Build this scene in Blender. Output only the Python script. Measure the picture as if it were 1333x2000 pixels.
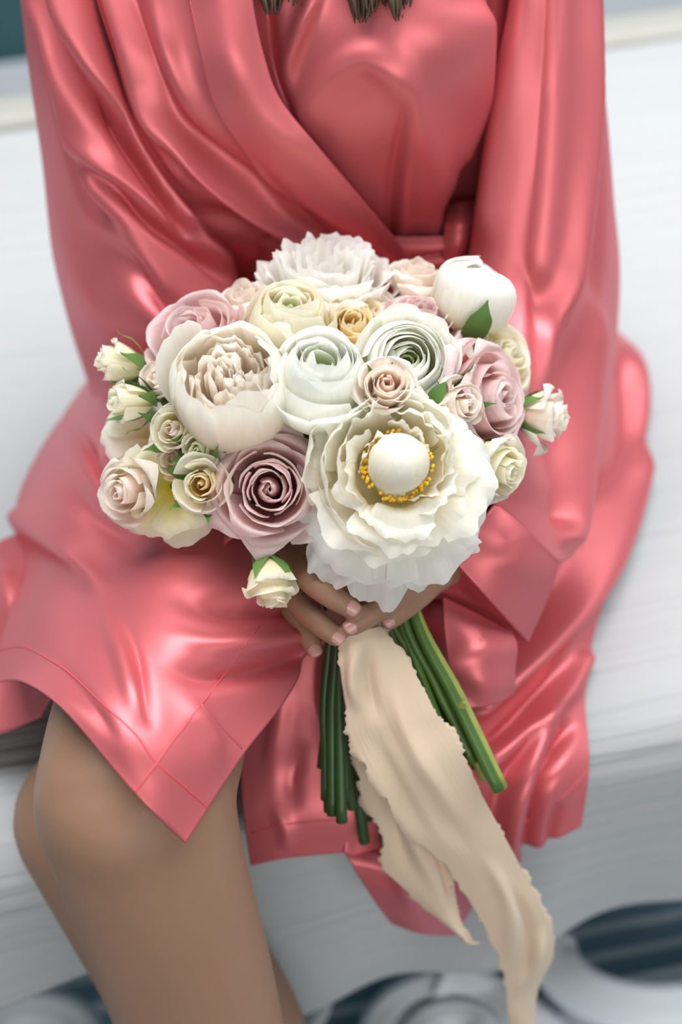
import bpy, bmesh, math, random
import numpy as np
from mathutils import Vector, Matrix

# ------------------------------------------------------------------ scene, camera, world, lights
scn = bpy.context.scene
COL = scn.collection
for o in list(bpy.data.objects):
    bpy.data.objects.remove(o)

FPX = 50.0 / 36.0 * 2000.0            # focal length in pixels of the 1333x2000 frame
CX, CY = 666.5, 1000.0
CAM = np.array([0.0, -1.04, 1.42])
PITCH, ROLL = math.radians(45.0), math.radians(2.5)
FW = np.array([0.0, math.cos(PITCH), -math.sin(PITCH)])
_R0 = np.array([1.0, 0.0, 0.0]); _U0 = np.array([0.0, math.sin(PITCH), math.cos(PITCH)])
RT = math.cos(ROLL) * _R0 - math.sin(ROLL) * _U0
UP = math.cos(ROLL) * _U0 + math.sin(ROLL) * _R0

cam_data = bpy.data.cameras.new('camera')
cam_data.sensor_fit = 'VERTICAL'; cam_data.sensor_height = 36.0; cam_data.sensor_width = 24.0
cam_data.lens = 50.0
cam_data.clip_start = 0.05; cam_data.clip_end = 60
cam_data.dof.use_dof = True; cam_data.dof.focus_distance = 0.90; cam_data.dof.aperture_fstop = 2.8
cam = bpy.data.objects.new('camera', cam_data); COL.objects.link(cam)
cam.matrix_world = Matrix(((RT[0], UP[0], -FW[0], CAM[0]), (RT[1], UP[1], -FW[1], CAM[1]),
                           (RT[2], UP[2], -FW[2], CAM[2]), (0, 0, 0, 1)))
scn.camera = cam

world = bpy.data.worlds.new('daylight'); scn.world = world
world.use_nodes = True
bg = world.node_tree.nodes['Background']
bg.inputs[0].default_value = (0.86, 0.93, 1.0, 1); bg.inputs[1].default_value = 0.6
scn.cycles.diffuse_bounces = 6

YAW = math.radians(10.5)              # the room and bed are turned a little against the view
def area_light(name, loc, tilt, sx, sy, power, color):
    d = bpy.data.lights.new(name, 'AREA'); d.shape = 'RECTANGLE'; d.size = sx; d.size_y = sy
    d.energy = power; d.color = color
    o = bpy.data.objects.new(name, d); COL.objects.link(o)
    o.matrix_world = Matrix.Rotation(YAW, 4, 'Z') @ Matrix.Translation(loc) @ Matrix.Rotation(tilt, 4, 'X')
    return o
# daylight: an added overhead key light framed as a skylight, and the window in the wall behind the photographer
area_light('added_overhead_key', (0.35, 0.15, 2.598), 0.0, 3.2, 1.5, 112, (0.985, 0.99, 1.0))
area_light('window_daylight', (0.1, -3.18, 1.72), math.radians(90), 2.7, 1.4, 44, (1.0, 0.975, 0.94))

scn.view_settings.view_transform = 'Standard'
scn.view_settings.look = 'None'
scn.view_settings.gamma = 1.0
scn.view_settings.use_curve_mapping = False
scn.view_settings.exposure = -0.02

# ------------------------------------------------------------------ helpers: points
def ray(px, py):
    return FW + RT * ((px - CX) / FPX) + UP * ((CY - py) / FPX)
def D(px, py, d):            # point at depth d along the view axis
    return CAM + ray(px, py) * d
def Zp(px, py, z):           # point on the level z
    r = ray(px, py); return CAM + r * ((z - CAM[2]) / r[2])
def Yp(px, py, y):           # point on the upright plane y
    r = ray(px, py); return CAM + r * ((y - CAM[1]) / r[1])
def project(P):
    Q = P - CAM
    d = Q @ FW
    return np.stack([CX + FPX * (Q @ RT) / d, CY - FPX * (Q @ UP) / d], -1), d

# ------------------------------------------------------------------ helpers: objects
def tag(o, label=None, cat=None, group=None, kind=None):
    if label: o['label'] = label
    if cat: o['category'] = cat
    if group: o['group'] = group
    if kind: o['kind'] = kind
    return o
def link(name, me, mat=None, parent=None, smooth=True):
    o = bpy.data.objects.new(name, me); COL.objects.link(o)
    if mat is not None: me.materials.append(mat)
    if smooth and len(me.polygons): me.polygons.foreach_set('use_smooth', [True] * len(me.polygons))
    if parent is not None: o.parent = parent
    return o
def empty(name, loc=(0, 0, 0), parent=None):
    o = bpy.data.objects.new(name, None); COL.objects.link(o); o.location = loc
    o.empty_display_size = 0.05
    if parent is not None: o.parent = parent
    return o
def mesh_from(name, verts, faces, uvs=None):
    me = bpy.data.meshes.new(name)
    me.from_pydata([tuple(map(float, v)) for v in verts], [], faces)
    if uvs is not None:
        l = me.uv_layers.new(name='UVMap')
        vi = np.empty(len(me.loops), dtype=np.int32); me.loops.foreach_get('vertex_index', vi)
        l.data.foreach_set('uv', np.asarray(uvs, dtype=np.float32)[vi].ravel())
    me.update()
    return me
def grid_faces(nr, nc, closed=False):
    f = []
    for i in range(nr - 1):
        for j in range(nc - 1):
            a = i * nc + j
            f.append((a, a + 1, a + nc + 1, a + nc))
        if closed:
            a = i * nc + nc - 1; f.append((a, i * nc, (i + 1) * nc, a + nc))
    return f
def cr(P, n):
    """n samples of a Catmull-Rom curve through the rows of P (k, ...)"""
    P = np.asarray(P, float); k = len(P)
    if k == 2:
        t = np.linspace(0, 1, n).reshape((-1,) + (1,) * (P.ndim - 1)); return P[0] * (1 - t) + P[1] * t
    E = np.concatenate([[2 * P[0] - P[1]], P, [2 * P[-1] - P[-2]]])
    s = np.linspace(0, k - 1, n); i = np.minimum(s.astype(int), k - 2); t = (s - i)
    t = t.reshape((-1,) + (1,) * (P.ndim - 1))
    p0, p1, p2, p3 = E[i], E[i + 1], E[i + 2], E[i + 3]
    return 0.5 * (2 * p1 + (p2 - p0) * t + (2 * p0 - 5 * p1 + 4 * p2 - p3) * t ** 2 + (3 * p1 - p0 - 3 * p2 + p3) * t ** 3)
def tube_mesh(name, pts, radii, seg=8, n=24, cap=True):
    P = cr(pts, n); Rr = cr(np.asarray(radii, float).reshape(-1, 1), n)[:, 0] if len(radii) > 1 else np.full(n, radii[0])
    T = np.gradient(P, axis=0); T /= np.linalg.norm(T, axis=1)[:, None] + 1e-12
    ref = np.array([0.31, 0.2, 0.93]); V = []; 
    nrm = np.cross(T[0], ref); nrm /= np.linalg.norm(nrm)
    for i in range(n):
        nrm = nrm - T[i] * (nrm @ T[i]); nrm /= np.linalg.norm(nrm)
        b = np.cross(T[i], nrm)
        for k in range(seg):
            a = 2 * math.pi * k / seg
            V.append(P[i] + Rr[i] * (math.cos(a) * nrm + math.sin(a) * b))
    F = grid_faces(n, seg, True)
    if cap: F += [tuple(range(seg))[::-1], tuple(range((n - 1) * seg, n * seg))]
    return mesh_from(name, V, F)

# ------------------------------------------------------------------ helpers: materials
def new_mat(name):
    m = bpy.data.materials.new(name); m.use_nodes = True
    nt = m.node_tree; p = nt.nodes['Principled BSDF']
    return m, nt, p
def simple_mat(name, col, rough=0.6, spec=0.5, noise=0.0, nscale=20.0, bump=0.0, bscale=80.0, sheen=0.0, sss=0.0):
    m, nt, p = new_mat(name)
    p.inputs['Base Color'].default_value = (*col, 1); p.inputs['Roughness'].default_value = rough
    p.inputs['Specular IOR Level'].default_value = spec
    if sheen: p.inputs['Sheen Weight'].default_value = sheen
    if sss:
        p.inputs['Subsurface Weight'].default_value = sss; p.inputs['Subsurface Radius'].default_value = (0.012, 0.005, 0.003)
        p.inputs['Subsurface Scale'].default_value = 1.0
    tc = nt.nodes.new('ShaderNodeTexCoord')
    if noise:
        n = nt.nodes.new('ShaderNodeTexNoise'); n.inputs['Scale'].default_value = nscale; n.inputs['Detail'].default_value = 5
        r = nt.nodes.new('ShaderNodeMix'); r.data_type = 'RGBA'
        r.inputs[6].default_value = (*[c * (1 - noise) for c in col], 1); r.inputs[7].default_value = (*[min(1, c * (1 + noise)) for c in col], 1)
        nt.links.new(tc.outputs['Object'], n.inputs['Vector']); nt.links.new(n.outputs['Fac'], r.inputs[0]); nt.links.new(r.outputs[2], p.inputs['Base Color'])
    if bump:
        n = nt.nodes.new('ShaderNodeTexNoise'); n.inputs['Scale'].default_value = bscale; n.inputs['Detail'].default_value = 4
        b = nt.nodes.new('ShaderNodeBump'); b.inputs['Strength'].default_value = bump; b.inputs['Distance'].default_value = 0.002
        nt.links.new(tc.outputs['Object'], n.inputs['Vector']); nt.links.new(n.outputs['Fac'], b.inputs['Height']); nt.links.new(b.outputs[0], p.inputs['Normal'])
    return m

def satin_mat(name, col, rough=0.45, edge=(1.0, 0.62, 0.70)):
    m, nt, p = new_mat(name)
    p.inputs['Base Color'].default_value = (*col, 1)
    p.inputs['Roughness'].default_value = rough
    p.inputs['Specular IOR Level'].default_value = 0.8
    p.inputs['Specular Tint'].default_value = (1.0, 0.86, 0.92, 1)
    p.inputs['Anisotropic'].default_value = 0.5
    p.inputs['Metallic'].default_value = 0.46
    p.inputs['Sheen Weight'].default_value = 0.0; p.inputs['Sheen Roughness'].default_value = 0.35
    p.inputs['Sheen Tint'].default_value = (*edge, 1)
    tc = nt.nodes.new('ShaderNodeTexCoord')
    mp = nt.nodes.new('ShaderNodeMapping'); mp.inputs['Scale'].default_value = (60, 60, 60)
    n = nt.nodes.new('ShaderNodeTexNoise'); n.inputs['Scale'].default_value = 1.0; n.inputs['Detail'].default_value = 3
    b = nt.nodes.new('ShaderNodeBump'); b.inputs['Strength'].default_value = 0.06; b.inputs['Distance'].default_value = 0.003
    nt.links.new(tc.outputs['Object'], mp.inputs[0]); nt.links.new(mp.outputs[0], n.inputs['Vector'])
    nt.links.new(n.outputs['Fac'], b.inputs['Height']); nt.links.new(b.outputs[0], p.inputs['Normal'])
    return m

def petal_mat(name, base, mid, tip, rough=0.55, trans=0.50, vein=0.04):
    """petal colour runs from claw to rim along the petal's own length, with fine lengthwise veins"""
    m, nt, p = new_mat(name)
    uv = nt.nodes.new('ShaderNodeUVMap'); uv.uv_map = 'UVMap'
    sx = nt.nodes.new('ShaderNodeSeparateXYZ'); nt.links.new(uv.outputs[0], sx.inputs[0])
    ramp = nt.nodes.new('ShaderNodeValToRGB')
    e = ramp.color_ramp.elements
    e[0].position = 0.05; e[0].color = (*base, 1); e[1].position = 0.98; e[1].color = (*tip, 1)
    k = e.new(0.55); k.color = (*mid, 1)
    nt.links.new(sx.outputs['Y'], ramp.inputs[0])
    mp = nt.nodes.new('ShaderNodeMapping'); mp.inputs['Scale'].default_value = (9.0, 1.2, 1)
    oi = nt.nodes.new('ShaderNodeObjectInfo')
    cx = nt.nodes.new('ShaderNodeCombineXYZ'); nt.links.new(oi.outputs['Random'], cx.inputs[2])
    ad = nt.nodes.new('ShaderNodeVectorMath'); ad.operation = 'ADD'
    nt.links.new(uv.outputs[0], mp.inputs[0]); nt.links.new(mp.outputs[0], ad.inputs[0])
    sc = nt.nodes.new('ShaderNodeVectorMath'); sc.operation = 'SCALE'; sc.inputs['Scale'].default_value = 40
    nt.links.new(cx.outputs[0], sc.inputs[0]); nt.links.new(sc.outputs[0], ad.inputs[1])
    n = nt.nodes.new('ShaderNodeTexNoise'); n.inputs['Scale'].default_value = 2.2; n.inputs['Detail'].default_value = 4
    nt.links.new(ad.outputs[0], n.inputs['Vector'])
    hv = nt.nodes.new('ShaderNodeHueSaturation')
    mr = nt.nodes.new('ShaderNodeMapRange'); mr.inputs[1].default_value = 0.3; mr.inputs[2].default_value = 0.7
    mr.inputs[3].default_value = 1 - vein; mr.inputs[4].default_value = 1 + vein * 0.5
    nt.links.new(n.outputs['Fac'], mr.inputs[0]); nt.links.new(mr.outputs[0], hv.inputs['Value'])
    nt.links.new(ramp.outputs[0], hv.inputs['Color'])
    b = nt.nodes.new('ShaderNodeBump'); b.inputs['Strength'].default_value = 0.25; b.inputs['Distance'].default_value = 0.0012
    nt.links.new(n.outputs['Fac'], b.inputs['Height'])
    nt.links.new(hv.outputs[0], p.inputs['Base Color']); nt.links.new(b.outputs[0], p.inputs['Normal'])
    p.inputs['Roughness'].default_value = rough; p.inputs['Specular IOR Level'].default_value = 0.3
    tr = nt.nodes.new('ShaderNodeBsdfTranslucent'); nt.links.new(hv.outputs[0], tr.inputs['Color'])
    mx = nt.nodes.new('ShaderNodeMixShader'); mx.inputs[0].default_value = trans
    nt.links.new(p.outputs[0], mx.inputs[1]); nt.links.new(tr.outputs[0], mx.inputs[2])
    nt.links.new(mx.outputs[0], nt.nodes['Material Output'].inputs[0])
    return m

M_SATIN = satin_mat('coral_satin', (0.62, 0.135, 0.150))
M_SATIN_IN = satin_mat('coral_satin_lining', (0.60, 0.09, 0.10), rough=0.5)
M_SEAM = simple_mat('coral_thread', (0.55, 0.07, 0.09), 0.6)
M_SKIN = simple_mat('skin', (0.285, 0.158, 0.10), 0.5, 0.35, noise=0.05, nscale=25, bump=0.08, bscale=320, sss=0.12)
M_NAIL = simple_mat('nail', (0.50, 0.27, 0.23), 0.25, 0.5)
M_HAIR = simple_mat('brown_hair', (0.05, 0.026, 0.012), 0.45, 0.5, noise=0.4, nscale=60)
M_LEAF = simple_mat('leaf_green', (0.075, 0.16, 0.03), 0.45, 0.4, noise=0.25, nscale=50)
M_SEPAL = simple_mat('sepal_green', (0.10, 0.20, 0.045), 0.5, 0.4, noise=0.25, nscale=90)
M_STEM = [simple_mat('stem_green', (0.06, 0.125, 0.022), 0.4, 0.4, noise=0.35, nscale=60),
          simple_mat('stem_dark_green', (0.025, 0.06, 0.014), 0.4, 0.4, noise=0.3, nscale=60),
          simple_mat('stem_olive', (0.26, 0.30, 0.07), 0.4, 0.4, noise=0.3, nscale=60)]
M_STAMEN = simple_mat('stamen_yellow', (0.95, 0.60, 0.05), 0.6)

# ------------------------------------------------------------------ cloth patches
FOLD_N = 60
def fold_disp(uv, folds):
    """sum of fold profiles; uv = image positions (used only while modelling), heights in metres"""
    out = np.zeros(len(uv))
    for f in folds:
        kind, line, w, amp = f[:4]
        L = cr(np.asarray(line, float), FOLD_N)
        A, B = L[:-1], L[1:]
        AB = B - A; l2 = (AB ** 2).sum(1) + 1e-9
        best = np.full(len(uv), 1e9); sd = np.zeros(len(uv)); tt = np.zeros(len(uv))
        for k in range(len(A)):
            q = uv - A[k]
            t = np.clip((q @ AB[k]) / l2[k], 0, 1)
            dv = q - t[:, None] * AB[k]
            d = np.hypot(dv[:, 0], dv[:, 1])
            m = d < best
            best[m] = d[m]; tt[m] = (k + t[m]) / len(A)
            cross = AB[k, 0] * q[:, 1] - AB[k, 1] * q[:, 0]
            sd[m] = (np.sign(cross) * d)[m]
        e0, e1 = (f[4], f[5]) if len(f) > 5 else (0.42, 0.42)
        tap = np.clip(tt / max(e0, 1e-3), 0, 1) * np.clip((1 - tt) / max(e1, 1e-3), 0, 1)
        tap = tap * tap * (3 - 2 * tap)
        if kind == 'g':
            out += 1.25 * amp * tap * np.exp(-(best / w) ** 2)
        else:                                    # 's': steep on the line, dying away to its right-hand side (image sense, y down)
            sharp = f[6] if len(f) > 6 else 4.0
            out += amp * tap * (1 / (1 + np.exp(-np.clip(sd / sharp, -40, 40)))) * np.exp(-(np.maximum(sd, 0) / w) ** 1.6) * (np.abs(sd) < 6 * w)
            out -= 0.9 * amp * tap * np.exp(-((sd + 13) / 11.0) ** 2)      # the cleft under the overlapping edge
    return out

class Patch: pass
def cloth(name, rows, mat, parent, folds=(), nr=80, nc=80, thick=0.0012, wob=0.0, seed=1, off=0.0, closed=False):
    G = np.array([[p for p in r] for r in rows], float)            # (rows, cols, 3)
    S = cr(G, nr); S = np.swapaxes(cr(np.swapaxes(S, 0, 1), nc), 0, 1)
    du = np.gradient(S, axis=1); dv = np.gradient(S, axis=0)
    N = np.cross(du, dv); N /= np.linalg.norm(N, axis=2)[..., None] + 1e-12
    view = CAM - S; view /= np.linalg.norm(view, axis=2)[..., None]
    face = (N * view).sum(2)
    if np.median(face[nr // 4: 3 * nr // 4, nc // 4: 3 * nc // 4]) < 0: N = -N; face = -face
    P = S.reshape(-1, 3); Nf = N.reshape(-1, 3)
    uv, _ = project(P)
    disp = fold_disp(uv, folds) * np.clip(face.ravel() * 2.0 + 0.3, 0, 1) + off
    if wob:
        rng = np.random.RandomState(seed)
        for _ in range(9):
            k = rng.normal(size=3) * 26; ph = rng.uniform(0, 6.28)
            disp += wob / 3 * np.sin(P @ k + ph)
    P = P + Nf * disp[:, None]
    uvs = np.stack(np.meshgrid(np.linspace(0, 1, nc), np.linspace(0, 1, nr)), -1).reshape(-1, 2)
    me = mesh_from(name, P, grid_faces(nr, nc), uvs)
    o = link(name, me, mat, parent)
    if thick:
        md = o.modifiers.new('thickness', 'SOLIDIFY'); md.thickness = thick; md.offset = 0
    r = Patch(); r.o = o; r.P = P; r.uv, r.d = project(P); r.N = Nf; r.face = face.ravel()
    return r
def seam(name, patches, line, parent, n=60, rad=0.0007, mat=None, lift=0.0008, dash=False):
    """a stitched seam lying on the cloth, following the given course"""
    if not isinstance(patches, (list, tuple)): patches = [patches]
    UV = np.concatenate([p.uv for p in patches]); PP = np.concatenate([p.P for p in patches]); NN = np.concatenate([p.N for p in patches])
    DD = np.concatenate([p.d for p in patches])
    pts = []
    for q in cr(np.asarray(line, float), n):
        d2 = ((UV - q) ** 2).sum(1)
        idx = np.argpartition(d2, 6)[:6]
        idx = idx[DD[idx] < DD[idx].min() + 0.02]
        w = 1 / (d2[idx] + 1.0); w /= w.sum()
        pts.append((PP[idx] * w[:, None]).sum(0) + (NN[idx] * w[:, None]).sum(0) * lift)
    pts = np.array(pts)
    for _ in range(3): pts[1:-1] = (pts[:-2] + 2 * pts[1:-1] + pts[2:]) / 4
    return link(name, tube_mesh(name, pts, [rad], 5, n), mat or M_SEAM, parent)

# ------------------------------------------------------------------ room shell
M_WALL = simple_mat('teal_wall', (0.045, 0.115, 0.135), 0.7, 0.3, noise=0.12, nscale=3)
M_SIDE = simple_mat('grey_green_wall', (0.20, 0.26, 0.27), 0.8, 0.3, noise=0.04, nscale=3)
M_BLUE = simple_mat('pale_blue_paint', (0.12, 0.30, 0.39), 0.6, 0.3, noise=0.05, nscale=5)
M_CEIL = simple_mat('ceiling_white', (0.45, 0.45, 0.44), 0.9, 0.2)
M_WHITE = simple_mat('white_paint', (0.66, 0.71, 0.76), 0.28, 0.5, noise=0.03, nscale=14)
M_CREAM = simple_mat('cream_wood', (0.40, 0.39, 0.35), 0.5, 0.4, noise=0.08, nscale=12)

def box_mesh(name, x0, x1, y0, y1, z0, z1, bev=0.0, seg=3):
    bm = bmesh.new(); bmesh.ops.create_cube(bm, size=1)
    for v in bm.verts:
        v.co = Vector(((x0 + x1) / 2 + v.co.x * (x1 - x0), (y0 + y1) / 2 + v.co.y * (y1 - y0), (z0 + z1) / 2 + v.co.z * (z1 - z0)))
    if bev: bmesh.ops.bevel(bm, geom=list(bm.edges), offset=bev, segments=seg, affect='EDGES', profile=0.5)
    me = bpy.data.meshes.new(name); bm.to_mesh(me); bm.free(); return me
def box(name, dims, mat, parent=None, bev=0.0, seg=3, smooth=False):
    return link(name, box_mesh(name, *dims, bev, seg), mat, parent, smooth)
def multi_box(name, lst, mat, parent=None):
    bm = bmesh.new()
    for (x0, x1, y0, y1, z0, z1) in lst:
        r = bmesh.ops.create_cube(bm, size=1)
        for v in r['verts']:
            v.co = Vector(((x0 + x1) / 2 + v.co.x * (x1 - x0), (y0 + y1) / 2 + v.co.y * (y1 - y0), (z0 + z1) / 2 + v.co.z * (z1 - z0)))
    me = bpy.data.meshes.new(name); bm.to_mesh(me); bm.free()
    return link(name, me, mat, parent, False)

room = Matrix.Rotation(YAW, 4, 'Z')
def struct(o):
    o['kind'] = 'structure'; o.matrix_world = room; return o
WX0, WX1, WY0, WY1, WH = -2.3, 2.35, -3.2, 1.62, 2.6
floor_me = [(WX0 - 0.1, WX1 + 0.1, WY0 - 0.1, WY1 + 0.1, -0.08, 0.0)]
M_FLOOR, nt, p = new_mat('pale_wood_floor')
tc = nt.nodes.new('ShaderNodeTexCoord'); wv = nt.nodes.new('ShaderNodeTexNoise'); mp = nt.nodes.new('ShaderNodeMapping')
mp.inputs['Scale'].default_value = (1.5, 22, 1); wv.inputs['Scale'].default_value = 2.0; wv.inputs['Detail'].default_value = 6
rp = nt.nodes.new('ShaderNodeValToRGB'); rp.color_ramp.elements[0].color = (0.22, 0.21, 0.20, 1); rp.color_ramp.elements[1].color = (0.42, 0.41, 0.39, 1)
nt.links.new(tc.outputs['Object'], mp.inputs[0]); nt.links.new(mp.outputs[0], wv.inputs['Vector']); nt.links.new(wv.outputs['Fac'], rp.inputs[0]); nt.links.new(rp.outputs[0], p.inputs['Base Color'])
p.inputs['Roughness'].default_value = 0.5
fl = struct(multi_box('floor', floor_me, M_FLOOR))
fl['label'] = 'pale wooden floor under the bed'
SKX0, SKX1, SKY0, SKY1 = -1.3, 2.0, -0.65, 0.95        # ceiling opening invented for the added overhead key light
struct(multi_box('ceiling', [(WX0 - 0.1, SKX0, WY0 - 0.1, WY1 + 0.1, WH, WH + 0.08), (SKX1, WX1 + 0.1, WY0 - 0.1, WY1 + 0.1, WH, WH + 0.08),
                             (SKX0, SKX1, WY0 - 0.1, SKY0, WH, WH + 0.08), (SKX0, SKX1, SKY1, WY1 + 0.1, WH, WH + 0.08)], M_CEIL))
struct(multi_box('added_skylight_frame', [(SKX0, SKX0 + 0.04, SKY0, SKY1, WH + 0.002, WH + 0.12), (SKX1 - 0.04, SKX1, SKY0, SKY1, WH + 0.002, WH + 0.12),
                              (SKX0 + 0.04, SKX1 - 0.04, SKY0, SKY0 + 0.04, WH + 0.002, WH + 0.12), (SKX0 + 0.04, SKX1 - 0.04, SKY1 - 0.04, SKY1, WH + 0.002, WH + 0.12)], M_WHITE))  # unseen frame, added to dress the overhead key as a skylight
struct(multi_box('wall_back', [(WX0, WX1, WY1, WY1 + 0.1, 0, WH)], M_WALL))
struct(multi_box('wall_left', [(WX0 - 0.1, WX0, WY0, WY1 + 0.1, 0, WH)], M_SIDE))
# right wall and rear wall are open where their tall windows stand
struct(multi_box('wall_right', [(WX1, WX1 + 0.1, WY0, WY1 + 0.1, 0, 0.75), (WX1, WX1 + 0.1, WY0, -1.75, 0.75, WH),
                                (WX1, WX1 + 0.1, 0.25, WY1 + 0.1, 0.75, WH), (WX1, WX1 + 0.1, -1.75, 0.25, 2.45, WH)], M_SIDE))
struct(multi_box('wall_front', [(WX0, WX1, WY0 - 0.1, WY0, 0, 0.85), (WX0, -1.9, WY0 - 0.1, WY0, 0.85, WH),
                                (1.2, WX1, WY0 - 0.1, WY0, 0.85, WH), (-1.9, 1.2, WY0 - 0.1, WY0, 2.45, WH)], M_SIDE))
struct(multi_box('window_1', [(WX1 + 0.02, WX1 + 0.07, -1.75, 0.25, 0.75, 0.81), (WX1 + 0.02, WX1 + 0.07, -1.75, 0.25, 2.39, 2.45),
                              (WX1 + 0.02, WX1 + 0.07, -1.75, -1.69, 0.75, 2.45), (WX1 + 0.02, WX1 + 0.07, 0.19, 0.25, 0.75, 2.45)], M_WHITE))
struct(multi_box('window_2', [(-1.9, 1.2, WY0 - 0.07, WY0 - 0.02, 0.85, 0.91), (-1.9, 1.2, WY0 - 0.07, WY0 - 0.02, 2.39, 2.45),
                              (-1.9, -1.84, WY0 - 0.07, WY0 - 0.02, 0.85, 2.45), (1.14, 1.2, WY0 - 0.07, WY0 - 0.02, 0.85, 2.45)], M_WHITE))
struct(multi_box('trim_1', [(WX0, WX1, WY1 - 0.02, WY1, 0.30, 0.66)], M_BLUE))
struct(multi_box('baseboard_back', [(WX0, WX1, WY1 - 0.03, WY1 - 0.02, 0, 0.12)], M_WHITE))

# ------------------------------------------------------------------ striped rug on the floor
def stripe_mat():
    m, nt, p = new_mat('blue_grey_stripes')
    tc = nt.nodes.new('ShaderNodeTexCoord'); sx = nt.nodes.new('ShaderNodeSeparateXYZ'); nt.links.new(tc.outputs['Object'], sx.inputs[0])
    a = nt.nodes.new('ShaderNodeMath'); a.operation = 'MULTIPLY'; a.inputs[1].default_value = 30.0; nt.links.new(sx.outputs['Y'], a.inputs[0])
    nz = nt.nodes.new('ShaderNodeTexNoise'); nz.inputs['Scale'].default_value = 4; nt.links.new(tc.outputs['Object'], nz.inputs['Vector'])
    ad = nt.nodes.new('ShaderNodeMath'); ad.operation = 'ADD'; nt.links.new(a.outputs[0], ad.inputs[0]); nt.links.new(nz.outputs['Fac'], ad.inputs[1])
    f = nt.nodes.new('ShaderNodeMath'); f.operation = 'FRACT'; nt.links.new(ad.outputs[0], f.inputs[0])
    r = nt.nodes.new('ShaderNodeValToRGB'); e = r.color_ramp.elements
    e[0].position = 0.0; e[0].color = (0.17, 0.27, 0.34, 1); e[1].position = 1.0; e[1].color = (0.17, 0.27, 0.34, 1)
    for ps, c in ((0.52, (0.18, 0.28, 0.35)), (0.60, (0.55, 0.62, 0.66)), (0.80, (0.57, 0.64, 0.68)), (0.9, (0.18, 0.28, 0.35))):
        k = e.new(ps); k.color = (*c, 1)
    nt.links.new(f.outputs[0], r.inputs[0]); nt.links.new(r.outputs[0], p.inputs['Base Color'])
    p.inputs['Roughness'].default_value = 0.9; p.inputs['Specular IOR Level'].default_value = 0.15
    n2 = nt.nodes.new('ShaderNodeTexNoise'); n2.inputs['Scale'].default_value = 300
    b = nt.nodes.new('ShaderNodeBump'); b.inputs['Strength'].default_value = 0.4; b.inputs['Distance'].default_value = 0.003
    nt.links.new(tc.outputs['Object'], n2.inputs['Vector']); nt.links.new(n2.outputs['Fac'], b.inputs['Height']); nt.links.new(b.outputs[0], p.inputs['Normal'])
    return m
rug = box('striped_rug', (-1.3, 1.5, -1.15, 0.35, 0.0005, 0.014), stripe_mat(), None, 0.005, 2, True)
rug.matrix_world = room
tag(rug, 'blue-grey and white striped woven rug on the floor in front of the bed', 'rug')

# ------------------------------------------------------------------ bed
BZ = 0.50                        # top of the bed
BF = -0.415                      # front face of the bed in the room's own frame
BB = 0.645                        # far side
def br(x, y, z):                 # bed frame -> world
    c, s = math.cos(YAW), math.sin(YAW)
    return np.array([c * x - s * y, s * x + c * y, z])
bed = empty('bed', (0, 0, 0))
tag(bed, 'white bed with a crinkled coverlet that the person sits on', 'bed')
def inbed(o): o.parent = bed; o.matrix_world = room; return o
M_MATT = simple_mat('mattress_ticking', (0.62, 0.62, 0.60), 0.85)
inbed(box('mattress', (-1.15, 1.25, BF + 0.03, BB - 0.02, 0.26, BZ - 0.012), M_MATT, None, 0.05, 4, True))

def coverlet_mat():
    m, nt, p = new_mat('white_crinkle_cotton')
    p.inputs['Base Color'].default_value = (0.44, 0.45, 0.458, 1); p.inputs['Roughness'].default_value = 0.85
    p.inputs['Specular IOR Level'].default_value = 0.2; p.inputs['Sheen Weight'].default_value = 0.15
    uv = nt.nodes.new('ShaderNodeUVMap'); uv.uv_map = 'UVMap'
    mp = nt.nodes.new('ShaderNodeMapping'); mp.inputs['Scale'].default_value = (5.0, 75.0, 1)
    n = nt.nodes.new('ShaderNodeTexNoise'); n.inputs['Scale'].default_value = 1.0; n.inputs['Detail'].default_value = 3; n.inputs['Distortion'].default_value = 0.4
    nt.links.new(uv.outputs[0], mp.inputs[0]); nt.links.new(mp.outputs[0], n.inputs['Vector'])
    mp2 = nt.nodes.new('ShaderNodeMapping'); mp2.inputs['Scale'].default_value = (500, 500, 1)
    n2 = nt.nodes.new('ShaderNodeTexNoise'); n2.inputs['Scale'].default_value = 1.0
    nt.links.new(uv.outputs[0], mp2.inputs[0]); nt.links.new(mp2.outputs[0], n2.inputs['Vector'])
    b = nt.nodes.new('ShaderNodeBump'); b.inputs['Strength'].default_value = 0.8; b.inputs['Distance'].default_value = 0.007
    b2 = nt.nodes.new('ShaderNodeBump'); b2.inputs['Strength'].default_value = 0.10; b2.inputs['Distance'].default_value = 0.001
    nt.links.new(n.outputs['Fac'], b.inputs['Height']); nt.links.new(n2.outputs['Fac'], b2.inputs['Height'])
    nt.links.new(b.outputs[0], b2.inputs['Normal']); nt.links.new(b2.outputs[0], p.inputs['Normal'])
    return m
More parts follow.
